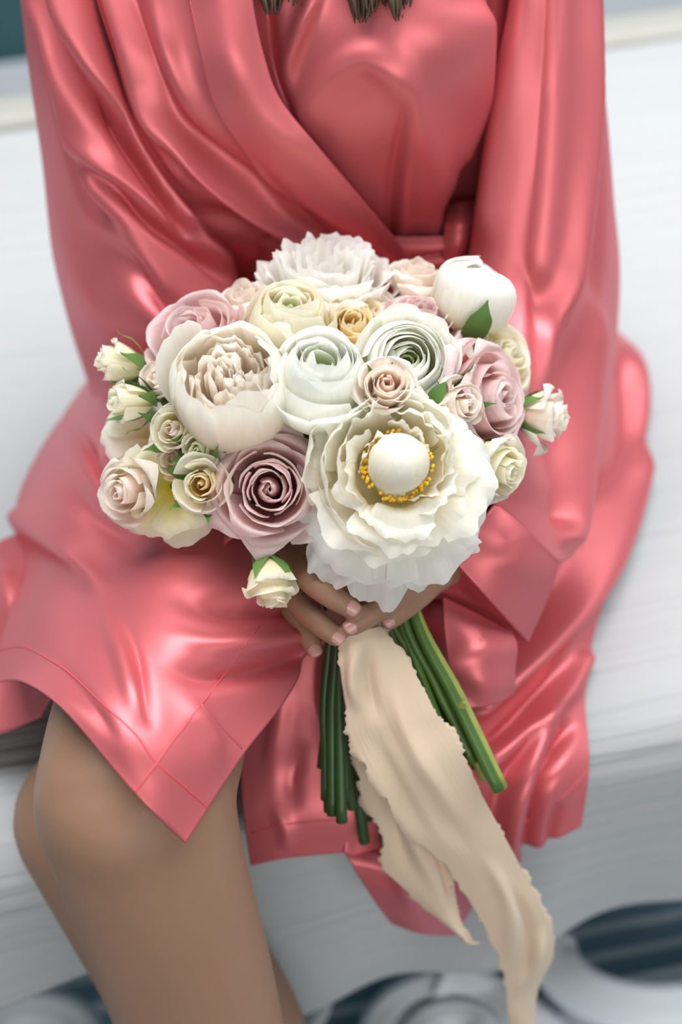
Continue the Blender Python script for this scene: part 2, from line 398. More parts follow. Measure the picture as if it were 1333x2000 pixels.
def make_coverlet():
    rng = np.random.RandomState(4)
    nx, ns = 220, 200
    xs = np.linspace(-1.2, 1.3, nx)
    rad = 0.055
    V = []; UV = []
    waves = [(rng.uniform(2, 9), rng.uniform(3, 14), rng.uniform(0, 6.28), rng.uniform(0.4, 1)) for _ in range(10)]
    for i in range(ns):
        for j in range(nx):
            x = xs[j]
            hem = 0.205 + 0.10 * min(1, max(0, (x - 0.05) / 0.35)) + 0.115 * min(1, max(0, (-x - 0.14) / 0.14)) + 0.008 * math.sin(x * 19)
            top_len = BB - BF - rad; arc = rad * math.pi / 2; drop = BZ - rad - hem
            tot = top_len + arc + drop
            s = tot * i / (ns - 1)
            if s < top_len: y, z, ny, nz = BB - s, BZ, 0, 1
            elif s < top_len + arc:
                a = (s - top_len) / rad; y = BF + rad - rad * math.sin(a); z = BZ - rad + rad * math.cos(a); ny, nz = -math.sin(a), math.cos(a)
            else: y, z, ny, nz = BF, BZ - rad - (s - top_len - arc), -1, 0
            h = sum(w[3] * math.sin(w[0] * x + w[1] * s + w[2]) for w in waves) * 0.0011
            fall = max(0.0, (s - top_len) / (arc + drop))
            h += fall * (0.012 * math.sin(x * 23 + 1.2 * math.sin(x * 7)) * fall + 0.012) 
            # the seat dips a little under the sitter
            w = br(x, y + ny * h, z + nz * h)
            dip = math.exp(-((w[0] / 0.24) ** 2 + ((w[1] + 0.02) / 0.22) ** 2))
            if nz > 0.7: w[2] -= 0.02 * dip
            V.append(w); UV.append((x * 0.5, s * 0.9))
    me = mesh_from('coverlet', V, grid_faces(ns, nx), UV)
    o = link('coverlet', me, coverlet_mat(), bed)
    md = o.modifiers.new('thickness', 'SOLIDIFY'); md.thickness = 0.004; md.offset = -1
    return o
make_coverlet()
inbed(box('far_rail', (-1.15, 1.25, BB + 0.005, BB + 0.075, 0.40, BZ + 0.015), M_CREAM, None, 0.012, 3, True))
for (x, y) in ((-1.08, BB - 0.1), (1.18, BB - 0.1), (-1.08, BF + 0.14), (1.18, BF + 0.14)):
    inbed(box('leg', (x - 0.03, x + 0.03, y - 0.03, y + 0.03, 0.0145 if y < 0.35 else 0.001, 0.26), M_WHITE, None, 0.006, 2, True))

# carved white scrollwork standing under the coverlet's edge
def sweep_profile(name, path, prof, mat, parent, n=48, upv=None):
    """sweep a closed 2-D profile (side, out) along a path"""
    P = cr(path, n); T = np.gradient(P, axis=0); T /= np.linalg.norm(T, axis=1)[:, None]
    V = []; m = len(prof)
    for i in range(n):
        out = np.asarray(upv, float); out = out - T[i] * (out @ T[i]); out /= np.linalg.norm(out)
        side = np.cross(T[i], out)
        for (a, b) in prof: V.append(P[i] + side * a + out * b)
    F = grid_faces(n, m, True) + [tuple(range(m))[::-1], tuple(range((n - 1) * m, n * m))]
    return link(name, mesh_from(name, V, F), mat, parent)
def moulding(w, h, steps=((0.0, 0.35), (0.22, 0.8), (0.34, 0.62), (0.5, 1.0), (0.66, 0.62), (0.78, 0.8), (1.0, 0.35))):
    return [(-w / 2, -h)] + [(-w / 2 + w * s, h * t) for s, t in steps] + [(w / 2, -h)]
SC_UP = np.array([0, -0.5, 0.86])
frame_bits = [
    ('scroll_rail', [(1075, 1850), (1095, 1895), (1150, 1942), (1230, 1968), (1320, 1972), (1420, 1955)], 0.10, 0.050, 0.026),
    ('scroll_arch', [(735, 2040), (755, 1990), (800, 1952), (870, 1932), (940, 1945), (985, 1985), (1000, 2040)], 0.075, 0.042, 0.024),
    ('scroll_arch', [(800, 2060), (815, 2015), (850, 1985), (900, 1978), (940, 2000), (955, 2050)], 0.085, 0.030, 0.020),
    ('scroll_ring', [(635, 1930), (634, 1960), (622, 1990), (600, 2020), (560, 2040)], 0.09, 0.014, 0.010),
    ('scroll_arch', [(-40, 2060), (-10, 2010), (30, 1985), (90, 1978), (140, 2000), (165, 2050)], 0.08, 0.045, 0.02),
]
for nm, line, z, w, h in frame_bits:
    sweep_profile(nm, [Zp(x, y, z) for x, y in line], moulding(w, h), M_WHITE, bed, 48, SC_UP)
sweep_profile('scroll_panel', [Zp(860, 1905, 0.10), Zp(930, 1945, 0.085), Zp(1000, 1990, 0.07), Zp(1080, 2040, 0.06)], moulding(0.055, 0.012), M_WHITE, bed, 24, SC_UP)
def blob(name, c, r, mat, parent, sx=1, sy=1, sz=1, seg=16):
    bm = bmesh.new(); bmesh.ops.create_uvsphere(bm, u_segments=seg, v_segments=seg // 2 + 2, radius=r)
    for v in bm.verts: v.co = Vector((v.co.x * sx + c[0], v.co.y * sy + c[1], v.co.z * sz + c[2]))
    me = bpy.data.meshes.new(name); bm.to_mesh(me); bm.free()
    return link(name, me, mat, parent)
blob('scroll_boss', Zp(572, 1978, 0.085), 0.017, M_WHITE, bed)
# low plinth that carries the scrollwork, from the rug up
bx = [Zp(560, 2060, 0.03), Zp(1420, 2010, 0.03)]
inbed(box('plinth', (-0.55, 0.75, -0.475, -0.40, 0.0145, 0.055), M_WHITE, None, 0.008, 2, True))

# ------------------------------------------------------------------ person: one continuous body
person = empty('person', (0.0, 0.0, BZ - 0.02))
tag(person, 'seated person in a coral pink satin robe, legs crossed, holding the bouquet in both hands', 'person')
def pchild(o, parent=None):
    p = parent or person
    mw = o.matrix_world.copy(); o.parent = p
    o.matrix_parent_inverse = Matrix.Translation(-Vector((0.0, 0.0, BZ - 0.02))) if p is person else Matrix()
    return o

class Acc:
    def __init__(s): s.V = []; s.F = []
    def add(s, V, F):
        b = len(s.V); s.V += [tuple(v) for v in V]; s.F += [tuple(i + b for i in f) for f in F]
    def limb(s, pts, radii, n=26, seg=16, flat=None, wide=None):
        """tapered limb through pts; round ends. flat = (axis, factor) squeezes the section along an axis"""
        P = cr(pts, n); R = cr(np.asarray(radii, float).reshape(-1, 1), n)[:, 0]
        T = np.gradient(P, axis=0); T /= np.linalg.norm(T, axis=1)[:, None]
        capn = 4
        C = []; RR = []; TT = []
        for k in range(capn, 0, -1):
            a = k / capn * math.pi / 2 * 0.97; C.append(P[0] - T[0] * R[0] * math.sin(a)); RR.append(R[0] * math.cos(a)); TT.append(T[0])
        C += list(P); RR += list(R); TT += list(T)
        for k in range(1, capn + 1):
            a = k / capn * math.pi / 2 * 0.97; C.append(P[-1] + T[-1] * R[-1] * math.sin(a)); RR.append(R[-1] * math.cos(a)); TT.append(T[-1])
        V = []; nrm = np.cross(TT[0], [0.31, 0.2, 0.93]); nrm /= np.linalg.norm(nrm)
        for c, r, t in zip(C, RR, TT):
            nrm = nrm - t * (nrm @ t); nrm /= np.linalg.norm(nrm); b = np.cross(t, nrm)
            for k in range(seg):
                a = 2 * math.pi * k / seg
                o = r * (math.cos(a) * nrm + math.sin(a) * b)
                if flat is not None:
                    ax = np.asarray(flat[0], float); ax = ax / np.linalg.norm(ax); o = o + ax * (o @ ax) * (flat[1] - 1)
                V.append(c + o)
        m = len(C)
        s.add(V, grid_faces(m, seg, True) + [tuple(range(seg))[::-1], tuple(range((m - 1) * seg, m * seg))])
    def rings(s, rows, seg=28, n=40):
        """stacked level ellipses (cx, cy, z, rx, ry)"""
        A = cr(np.asarray(rows, float), n); V = []
        for (cx, cy, z, rx, ry) in A:
            for k in range(seg):
                a = 2 * math.pi * k / seg; V.append((cx + rx * math.cos(a), cy + ry * math.sin(a), z))
        s.add(V, grid_faces(n, seg, True) + [tuple(range(seg))[::-1], tuple(range((n - 1) * seg, n * seg))])
    def ball(s, c, rx, ry, rz, seg=18):
        V = []; n = 12
        for i in range(n):
            t = math.pi * (i + 0.02) / (n - 1 + 0.04)
            for k in range(seg):
                a = 2 * math.pi * k / seg
                V.append((c[0] + rx * math.sin(t) * math.cos(a), c[1] + ry * math.sin(t) * math.sin(a), c[2] + rz * math.cos(t)))
        s.add(V, grid_faces(n, seg, True) + [tuple(range(seg))[::-1], tuple(range((n - 1) * seg, n * seg))])

B = Acc()
# torso, neck, head
B.rings([(0, 0.02, 0.49, 0.14, 0.11), (0, 0.02, 0.55, 0.15, 0.118), (0, 0.01, 0.62, 0.14, 0.10), (0, 0.005, 0.72, 0.115, 0.082),
         (0, 0.005, 0.80, 0.110, 0.078), (0, 0.005, 0.90, 0.125, 0.082), (0, 0.01, 0.99, 0.13, 0.078), (0, 0.02, 1.06, 0.125, 0.065),
         (0, 0.027, 1.10, 0.08, 0.052), (0, 0.022, 1.13, 0.052, 0.052), (0, 0.012, 1.18, 0.050, 0.053)], 32, 50)
B.ball((-0.066, -0.050, 0.93), 0.055, 0.050, 0.056); B.ball((0.066, -0.050, 0.93), 0.055, 0.050, 0.056)
hc = np.array([0.0, -0.015, 1.285])
B.rings([(0, -0.022, 1.165, 0.028, 0.035), (0, -0.02, 1.185, 0.05, 0.06), (0, -0.012, 1.22, 0.063, 0.078), (0, -0.005, 1.27, 0.072, 0.09),
         (0, 0.0, 1.31, 0.074, 0.094), (0, 0.005, 1.355, 0.064, 0.08), (0, 0.008, 1.385, 0.035, 0.045)], 28, 30)
B.limb([hc + (0, -0.083, 0.008), hc + (0, -0.098, -0.018), hc + (0, -0.088, -0.03)], [0.008, 0.0115, 0.009], 8, 10)      # nose
B.limb([hc + (-0.022, -0.068, -0.062), hc + (0, -0.076, -0.060), hc + (0.022, -0.068, -0.062)], [0.005, 0.0065, 0.005], 8, 8)   # lips
B.limb([hc + (-0.020, -0.066, -0.072), hc + (0, -0.074, -0.072), hc + (0.020, -0.066, -0.072)], [0.005, 0.007, 0.005], 8, 8)
for s in (-1, 1):
    B.limb([hc + (s * 0.05, -0.07, 0.028), hc + (s * 0.028, -0.084, 0.032), hc + (s * 0.012, -0.084, 0.026)], [0.006, 0.007, 0.006], 8, 8)   # brow
    B.ball(hc + (s * 0.077, 0.01, -0.005), 0.008, 0.016, 0.028)   # ear
    # shoulder, upper arm, forearm
    sh = np.array([s * 0.138, 0.015, 1.035]); el = np.array([s * 0.172, -0.040, 0.765])
    wr = D(505, 1010, 1.02) if s < 0 else D(905, 1040, 1.03)
    B.limb([np.array([s * 0.08, 0.015, 1.055]), sh, (sh + el) / 2 + (s * 0.006, 0, 0), el], [0.040, 0.042, 0.037, 0.032], 26, 18)
    B.limb([el, el * 0.62 + wr * 0.38 , wr], [0.032, 0.030, 0.023], 24, 16)
# legs: the leg at the picture's left is crossed over the other
hipR, hipL = np.array([-0.095, -0.04, 0.60]), np.array([0.095, -0.04, 0.59])
K1 = Yp(262, 1560, -0.525)
A1 = Yp(395, 2000, -0.590); d1 = (A1 - K1) / np.linalg.norm(A1 - K1)
ank1 = K1 + d1 * 0.40
B.limb([hipR, hipR * 0.55 + K1 * 0.45 + (0.008, 0, 0.004), hipR * 0.15 + K1 * 0.85, K1], [0.070, 0.070, 0.067, 0.064], 36, 24)
B.limb([K1, K1 + d1 * 0.06 + (0, -0.004, 0), K1 + d1 * 0.15, K1 + d1 * 0.24, K1 + d1 * 0.33, ank1], [0.064, 0.060, 0.058, 0.053, 0.043, 0.034], 36, 24)
B.ball(K1 + (-0.004, -0.016, 0.002), 0.050, 0.050, 0.055)
B.limb([ank1 + (0, 0.02, -0.01), ank1 + (0.005, -0.06, -0.055), ank1 + (0.01, -0.13, -0.10), ank1 + (0.012, -0.16, -0.115)], [0.035, 0.034, 0.03, 0.017], 20, 16)
K2 = Yp(178, 1600, -0.445)
A2 = Yp(425, 2000, -0.520); d2 = (A2 - K2) / np.linalg.norm(A2 - K2)
ank2 = K2 + d2 * 0.41
B.limb([hipL, hipL * 0.5 + K2 * 0.5 + (0, 0.0, 0.012), hipL * 0.15 + K2 * 0.85, K2], [0.076, 0.072, 0.062, 0.058], 36, 24)
B.limb([K2, K2 + d2 * 0.10, K2 + d2 * 0.22, K2 + d2 * 0.33, ank2], [0.058, 0.062, 0.066, 0.050, 0.036], 36, 24)
B.limb([ank2 + (0, 0.02, -0.01), ank2 + (0.01, -0.06, -0.04), ank2 + (0.02, -0.13, -0.06), ank2 + (0.022, -0.16, -0.062)], [0.035, 0.034, 0.03, 0.017], 20, 16)
# hands
def hand(wr, palm, fingers):
    B.limb([wr, wr * 0.4 + palm[0] * 0.6, palm[0]], [0.024, 0.024, 0.023], 14, 14)
    for a, b, r in palm[1]: B.limb([a, (a + b) / 2, b], [r, r, r * 0.92], 10, 12)
    for pts, r in fingers:
        k = len(pts); rad = [r * (1.06 if i in (0,) else 1.0 if i < k - 1 else 0.86) for i in range(k)]
        B.limb(pts, rad, 22, 14)
wrR = D(505, 1010, 1.02); pR = D(545, 1075, 0.985)
finR = [  # image-left hand: fingers reach down-right across the stems
    ([D(560, 1078, 0.955), D(600, 1128, 0.928), D(642, 1160, 0.920), D(682, 1185, 0.922)], 0.0086),
    ([D(548, 1122, 0.966), D(586, 1184, 0.942), D(622, 1216, 0.932), D(656, 1243, 0.932)], 0.0082),
    ([D(542, 1150, 0.980), D(578, 1208, 0.962), D(600, 1240, 0.954), D(614, 1268, 0.952)], 0.0076),
    ([D(540, 1155, 0.994), D(572, 1205, 0.984), D(592, 1228, 0.977), D(612, 1240, 0.970)], 0.0070),
    ([D(545, 1050, 0.985), D(588, 1068, 0.962), D(632, 1098, 0.948), D(672, 1132, 0.942)], 0.0090)]
hand(wrR, (pR, [(D(535, 1060, 0.99), D(560, 1090, 0.965), 0.020), (D(530, 1080, 0.995), D(552, 1125, 0.972), 0.019), (D(522, 1095, 1.0), D(546, 1150, 0.982), 0.017)]), finR)
wrL = D(905, 1040, 1.03); pL = D(862, 1085, 0.995)
finL = [  # image-right hand
    ([D(838, 1112, 0.962), D(778, 1158, 0.940), D(726, 1198, 0.930), D(690, 1222, 0.929)], 0.0083),
    ([D(862, 1122, 0.975), D(828, 1158, 0.956), D(793, 1186, 0.944), D(762, 1211, 0.941)], 0.0080),
    ([D(825, 1092, 0.968), D(770, 1128, 0.950), D(722, 1158, 0.942), D(692, 1172, 0.946)], 0.0084),
    ([D(868, 1110, 0.988), D(842, 1140, 0.976), D(815, 1165, 0.970), D(790, 1180, 0.970)], 0.0070),
    ([D(830, 1075, 0.985), D(780, 1095, 0.965), D(730, 1110, 0.95), D(700, 1120, 0.945)], 0.0090)]
hand(wrL, (pL, [(D(862, 1080, 0.99), D(832, 1108, 0.970), 0.018), (D(872, 1085, 0.995), D(848, 1116, 0.972), 0.017), (D(882, 1085, 1.0), D(860, 1112, 0.982), 0.015)]), finL)
raw = mesh_from('body_raw', B.V, B.F)
tmp = link('body_raw', raw, None, None)
md = tmp.modifiers.new('r', 'REMESH'); md.mode = 'VOXEL'; md.voxel_size = 0.0022; md.use_smooth_shade = True
sm = tmp.modifiers.new('s', 'SMOOTH'); sm.factor = 0.5; sm.iterations = 5
dg = bpy.context.evaluated_depsgraph_get(); dg.update()
body_me = bpy.data.meshes.new_from_object(tmp.evaluated_get(dg)); body_me.name = 'body'
bpy.data.objects.remove(tmp)
tmp = link('body_raw', body_me, None, None)                      # even out the limbs, leaving the hands crisp
co = np.empty(len(body_me.vertices) * 3); body_me.vertices.foreach_get('co', co); co = co.reshape(-1, 3)
hand_d = np.minimum(np.linalg.norm(co - pR, axis=1), np.linalg.norm(co - pL, axis=1))
vg = tmp.vertex_groups.new(name='limbs')
vg.add([int(i) for i in np.where((hand_d > 0.11) & (co[:, 2] < 1.12))[0]], 1.0, 'REPLACE')
sm = tmp.modifiers.new('s', 'SMOOTH'); sm.factor = 0.5; sm.iterations = 40; sm.vertex_group = 'limbs'
dg = bpy.context.evaluated_depsgraph_get(); dg.update()
body_me = bpy.data.meshes.new_from_object(tmp.evaluated_get(dg)); body_me.name = 'body'
bpy.data.objects.remove(tmp)
body = link('body', body_me, M_SKIN); pchild(body)
body['label'] = 'tanned bare skin of hands and crossed legs'

# nails
def nail(p0, p1, r, name='fingernail'):
    t = p1 - p0; t /= np.linalg.norm(t)
    v = CAM - p1; v /= np.linalg.norm(v); n = v - t * (v @ t)
    n = n / np.linalg.norm(n) + np.array([0, 0, 0.25]); n -= t * (n @ t); n /= np.linalg.norm(n)
    s = np.cross(t, n)
    V = []; nu, nv = 9, 9
    c = p1 - t * r * 0.05
    for j in range(nv):
        for i in range(nu):
            u = -1 + 2 * i / (nu - 1); v_ = -1 + 2 * j / (nv - 1)
            k = math.sqrt(max(0, 1 - 0.45 * v_ ** 4)); a = u * 0.95 * k
            L = 0.80 * r * v_ * math.sqrt(1 - 0.28 * u * u)
            V.append(c + s * (0.74 * r * math.sin(a)) + n * (0.84 * r * math.cos(a) * 1.0 - 0.06 * r * max(0, v_) ** 2 - 0.03 * r) + t * L)
    o = link(name, mesh_from(name, V, grid_faces(nv, nu)), M_NAIL, body)
    md = o.modifiers.new('t', 'SOLIDIFY'); md.thickness = 0.0008; md.offset = 0
    return o
for f in finR[:3] + finL[:2]:
    nail(f[0][-2], f[0][-1], f[1])
# hair: cap and long locks that end on the chest
B2 = Acc()
B2.rings([(0, 0.06, 1.13, 0.06, 0.035), (0, 0.045, 1.19, 0.078, 0.062), (0, 0.032, 1.26, 0.086, 0.082), (0, 0.022, 1.32, 0.088, 0.092), (0, 0.014, 1.37, 0.078, 0.088), (0, 0.01, 1.405, 0.045, 0.055), (0, 0.01, 1.415, 0.01, 0.01)], 28, 36)
hair = link('hair', mesh_from('hair', B2.V, B2.F), M_HAIR); pchild(hair)
hair['label'] = 'long brown hair falling over the chest'
rng = random.Random(5)
def lock(px, py, d, x0, r, dx):
    e = D(px, py, d); m = D(px + dx, py - 130, d + 0.004)
    pts = [np.array([x0, 0.0, 1.30]), np.array([x0 * 1.10, -0.015, 1.20]), np.array([x0 * 1.05, -0.07, 1.10]), m, D(px + dx * 0.35, py - 45, d), e]
    link('hair_lock', tube_mesh('hair_lock', pts, [r, r * 1.3, r * 1.3, r * 1.2, r * 0.8, 0.0004], 6, 30), M_HAIR, hair)
for tx, ty, x0, n in ((536, 36, -0.08, 9), (572, 14, -0.074, 7), (706, 48, 0.072, 10), (726, 36, 0.076, 8), (776, 44, 0.084, 9), (796, 18, 0.088, 6), (752, 14, 0.08, 6)):
    for i in range(n):
        dx = rng.gauss(0, 16)
        lock(tx + dx * 0.28 + rng.gauss(0, 2), ty - abs(rng.gauss(0, 12)), 0.936 + rng.uniform(-0.008, 0.004), x0 + rng.uniform(-0.006, 0.006), 0.0024 + rng.uniform(0, 0.0014), dx)
# eyes
for s in (-1, 1):
    blob('eye', hc + (s * 0.03, -0.072, 0.012), 0.011, simple_mat('eye_white', (0.8, 0.8, 0.78), 0.2), body)
    blob('iris', hc + (s * 0.03, -0.0815, 0.012), 0.0045, simple_mat('eye_iris', (0.03, 0.015, 0.008), 0.1), body)

# ------------------------------------------------------------------ satin robe
robe = empty('robe'); pchild(robe)
robe['label'] = 'coral pink satin kimono robe with wide sleeves and a sash'
def YR(py, cols):  return [Yp(x, py, y) for x, y in cols]
def ZR(cols):      return [Zp(x, y, z) for x, y, z in cols]

# back of the robe and shoulders
rows = []
for z, rx, ry in ((0.52, 0.20, 0.15), (0.60, 0.20, 0.145), (0.70, 0.16, 0.125), (0.80, 0.155, 0.12), (0.92, 0.175, 0.13), (1.02, 0.185, 0.12), (1.08, 0.16, 0.095), (1.12, 0.10, 0.07)):
    rows.append([np.array([rx * math.cos(a), 0.01 + ry * math.sin(a) * (1.0 if math.sin(a) > 0 else 0.5), z]) for a in np.linspace(-0.5, math.pi + 0.5, 13)])
cloth('robe_back', rows, M_SATIN, robe, nr=50, nc=70, wob=0.003)

# under-lap of the bodice (picture right)
rows = [YR(-330, [(450, -0.02), (560, -0.03), (680, -0.035), (800, -0.03), (900, -0.01), (990, 0.02)]),
        YR(-150, [(440, -0.085), (560, -0.095), (680, -0.10), (800, -0.10), (900, -0.08), (990, -0.02)]),
        YR(0,    [(430, -0.115), (560, -0.125), (680, -0.13), (800, -0.14), (900, -0.12), (1000, -0.04)]),
        YR(120,  [(430, -0.125), (560, -0.130), (680, -0.145), (800, -0.155), (900, -0.135), (1000, -0.05)]),
        YR(250,  [(430, -0.12), (560, -0.135), (680, -0.15), (800, -0.15), (890, -0.12), (1000, -0.05)]),
        YR(380,  [(430, -0.105), (560, -0.115), (680, -0.13), (790, -0.125), (880, -0.10), (1000, -0.03)]),
        YR(500,  [(430, -0.10), (560, -0.105), (680, -0.11), (790, -0.105), (880, -0.09), (1000, -0.02)]),
        YR(600,  [(430, -0.10), (560, -0.105), (680, -0.11), (790, -0.105), (880, -0.085), (1000, -0.01)])]
f1 = [('g', [(555, 380), (580, 270), (635, 160), (720, 115), (790, 170), (822, 290), (832, 430)], 34, 0.006, 0.3, 0.4),
      ('s', [(945, -20), (948, 100), (938, 210), (900, 315), (886, 420)], 60, 0.014, 0.15, 0.2, 4),
      ('s', [(772, 540), (776, 430), (784, 330), (800, 230), (806, 130)], 44, 0.007, 0.05, 0.5, 4),
      ('g', [(912, 290), (900, 400), (884, 520)], 22, -0.026, 0.3, 0.1),
      ('g', [(500, -60), (520, 60), (535, 160), (575, 260), (640, 350)], 18, -0.012, 0.1, 0.3),
      ('g', [(640, -60), (590, 50), (560, 140), (555, 230)], 16, 0.006, 0.2, 0.5),
      ('g', [(860, 540), (845, 430), (850, 300), (880, 180)], 24, 0.006, 0.1, 0.5)]
bod_u = cloth('bodice_underlap', rows, M_SATIN, robe, f1, 110, 110)

# over-lap of the bodice (picture left) and its wide lapel
rows = [YR(-330, [(140, 0.0), (200, -0.02), (280, -0.03), (340, -0.035)]),
        YR(-150, [(150, -0.06), (215, -0.085), (280, -0.095), (350, -0.10)]),
        YR(0,    [(190, -0.095), (245, -0.112), (305, -0.118), (378, -0.125)]),
        YR(120,  [(230, -0.115), (282, -0.132), (335, -0.138), (405, -0.145)]),
        YR(240,  [(266, -0.128), (320, -0.138), (375, -0.142), (445, -0.15)]),
        YR(340,  [(305, -0.134), (370, -0.136), (440, -0.138), (520, -0.145)]),
        YR(420,  [(366, -0.134), (440, -0.132), (520, -0.130), (610, -0.13)]),
        YR(490,  [(425, -0.122), (505, -0.122), (600, -0.120), (705, -0.12)]),
        YR(560,  [(440, -0.105), (520, -0.11), (630, -0.112), (745, -0.115)])]
f2 = [('g', [(275, 160), (300, 220), (370, 300), (470, 380), (560, 440), (640, 480)], 15, 0.012, 0.45, 0.1),
      ('g', [(345, 210), (410, 290), (500, 360), (580, 420)], 18, -0.009),
      ('g', [(245, -150), (262, 0), (295, 120), (350, 230), (430, 330)], 18, -0.007),
      ('s', [(640, 500), (560, 452), (470, 395), (380, 318), (320, 240)], 40, 0.006, 0.2, 0.4, 5),
      ('g', [(340, 400), (430, 430), (540, 470), (640, 500)], 22, -0.010),
      ('g', [(285, -150), (305, 0), (340, 130), (400, 240), (480, 330)], 20, 0.006),
      ('g', [(200, -60), (245, 80), (275, 190), (330, 300), (400, 400)], 16, 0.006, 0.1, 0.2)]
bod_o = cloth('bodice_overlap', rows, M_SATIN, robe, f2, 110, 80)
rows = [YR(-330, [(330, -0.035), (400, -0.04), (470, -0.03)]),
        YR(-150, [(342, -0.108), (410, -0.117), (478, -0.112)]),
        YR(0,    [(370, -0.132), (432, -0.142), (494, -0.138)]),
        YR(110,  [(394, -0.152), (456, -0.160), (515, -0.152)]),
        [Yp(425, 215, -0.158), Yp(487, 205, -0.166), Yp(548, 195, -0.158)],
        [Yp(490, 310, -0.156), Yp(557, 295, -0.166), Yp(625, 290, -0.160)],
        [Yp(575, 390, -0.142), Yp(637, 375, -0.154), Yp(696, 375, -0.150)],
        [Yp(670, 462, -0.130), Yp(715, 450, -0.140), Yp(760, 452, -0.138)],
        [Yp(750, 530, -0.122), Yp(785, 522, -0.130), Yp(815, 520, -0.128)]]
f3 = [('g', [(480, 270), (560, 350), (650, 420), (720, 470)], 22, 0.004),
      ('g', [(450, 300), (520, 350), (600, 415)], 12, 0.004), ('g', [(520, 330), (570, 400), (640, 440)], 16, -0.004)]
lap = cloth('lapel', rows, M_SATIN, robe, f3, 100, 36, thick=0.003)
seam('lapel_seam', lap, [(374, 5), (397, 110), (428, 212), (493, 308), (578, 388), (668, 458)], robe, rad=0.0009)

# sash round the waist
rows = [YR(462, [(400, -0.085), (520, -0.118), (660, -0.128), (800, -0.122), (900, -0.11), (985, -0.05)]),
        YR(490, [(400, -0.09), (520, -0.124), (660, -0.134), (800, -0.128), (900, -0.116), (985, -0.055)]),
        YR(530, [(400, -0.09), (520, -0.124), (660, -0.134), (800, -0.128), (900, -0.116), (985, -0.055)]),
        YR(556, [(400, -0.09), (520, -0.118), (660, -0.128), (800, -0.122), (900, -0.11), (985, -0.05)])]
cloth('sash', rows, M_SATIN, robe, [('g', [(780, 510), (860, 500), (940, 480)], 7, -0.004), ('g', [(440, 480), (520, 500)], 8, -0.004)], 40, 70, thick=0.002)
rows = [[Yp(876, 400, -0.085), Yp(905, 395, -0.09), Yp(950, 390, -0.07)], [Yp(870, 440, -0.112), Yp(905, 436, -0.118), Yp(945, 430, -0.09)],
        [Yp(866, 480, -0.122), Yp(900, 476, -0.128), Yp(940, 470, -0.10)], [Yp(862, 520, -0.122), Yp(895, 518, -0.128), Yp(935, 512, -0.10)]]
cloth('sash_knot', rows, M_SATIN, robe, [], 40, 26, thick=0.002)

# sleeves (closed tubes; the first and last column meet behind the arm)
def sleeve_rows(spec):
    out = []
    for back, cols in spec:
        out.append([back] + cols + [back])
    return out
rowsL = sleeve_rows([
    (Yp(130, -330, 0.12), YR(-330, [(60, 0.05), (120, 0.0), (190, -0.01), (260, 0.02)])),
    (Yp(130, -150, 0.09), YR(-150, [(25, 0.0), (85, -0.06), (160, -0.07), (240, -0.035)])),
    (Yp(130, 0, 0.07),    YR(0, [(42, -0.01), (100, -0.08), (165, -0.09), (232, -0.05)])),
    (Yp(160, 150, 0.06),  YR(150, [(60, -0.02), (130, -0.10), (205, -0.11), (272, -0.07)])),
    (Yp(200, 300, 0.05),  YR(300, [(82, -0.03), (165, -0.12), (250, -0.13), (335, -0.095)])),
    (Yp(240, 420, 0.04),  YR(420, [(97, -0.04), (195, -0.14), (300, -0.15), (400, -0.11)])),
    (Yp(280, 520, 0.02),  YR(520, [(112, -0.05), (225, -0.16), (340, -0.17), (452, -0.125)])),
    (Yp(320, 640, -0.01), YR(640, [(140, -0.07), (255, -0.185), (380, -0.20), (505, -0.16)])),
    (Zp(350, 730, 0.64),  ZR([(172, 742, 0.61), (285, 745, 0.70), (420, 735, 0.765), (545, 720, 0.775)])),
    (Zp(380, 830, 0.64),  ZR([(203, 838, 0.60), (315, 855, 0.69), (450, 840, 0.755), (575, 815, 0.77)])),
    (Zp(450, 940, 0.655),  ZR([(300, 985, 0.655), (395, 960, 0.71), (500, 920, 0.745), (600, 885, 0.755)])),
    (Zp(480, 1020, 0.665), ZR([(388, 1092, 0.695), (440, 1062, 0.73), (500, 1010, 0.745), (560, 962, 0.745)]))])
fL = [('s', [(260, 470), (195, 390), (155, 275), (135, 180), (105, 70), (76, -20), (60, -160)], 50, 0.020, 0.35, 0.05, 3),
      ('s', [(440, 525), (378, 456), (336, 405), (252, 280), (194, 182), (158, 105), (124, 0), (104, -160)], 44, 0.018, 0.25, 0.05, 3),
      ('s', [(470, 560), (410, 505), (300, 425), (215, 340), (160, 262)], 50, 0.012, 0.3, 0.25, 3),
      ('g', [(205, -160), (222, 0), (250, 140), (300, 290), (380, 420), (450, 510)], 16, -0.020, 0.05, 0.2),
      ('g', [(90, 330), (140, 500), (215, 640), (300, 740)], 36, 0.006),
      ('g', [(170, 420), (260, 530), (350, 620), (440, 700)], 24, -0.009)]
slL = cloth('sleeve', rowsL, M_SATIN, robe, fL, 130, 110)
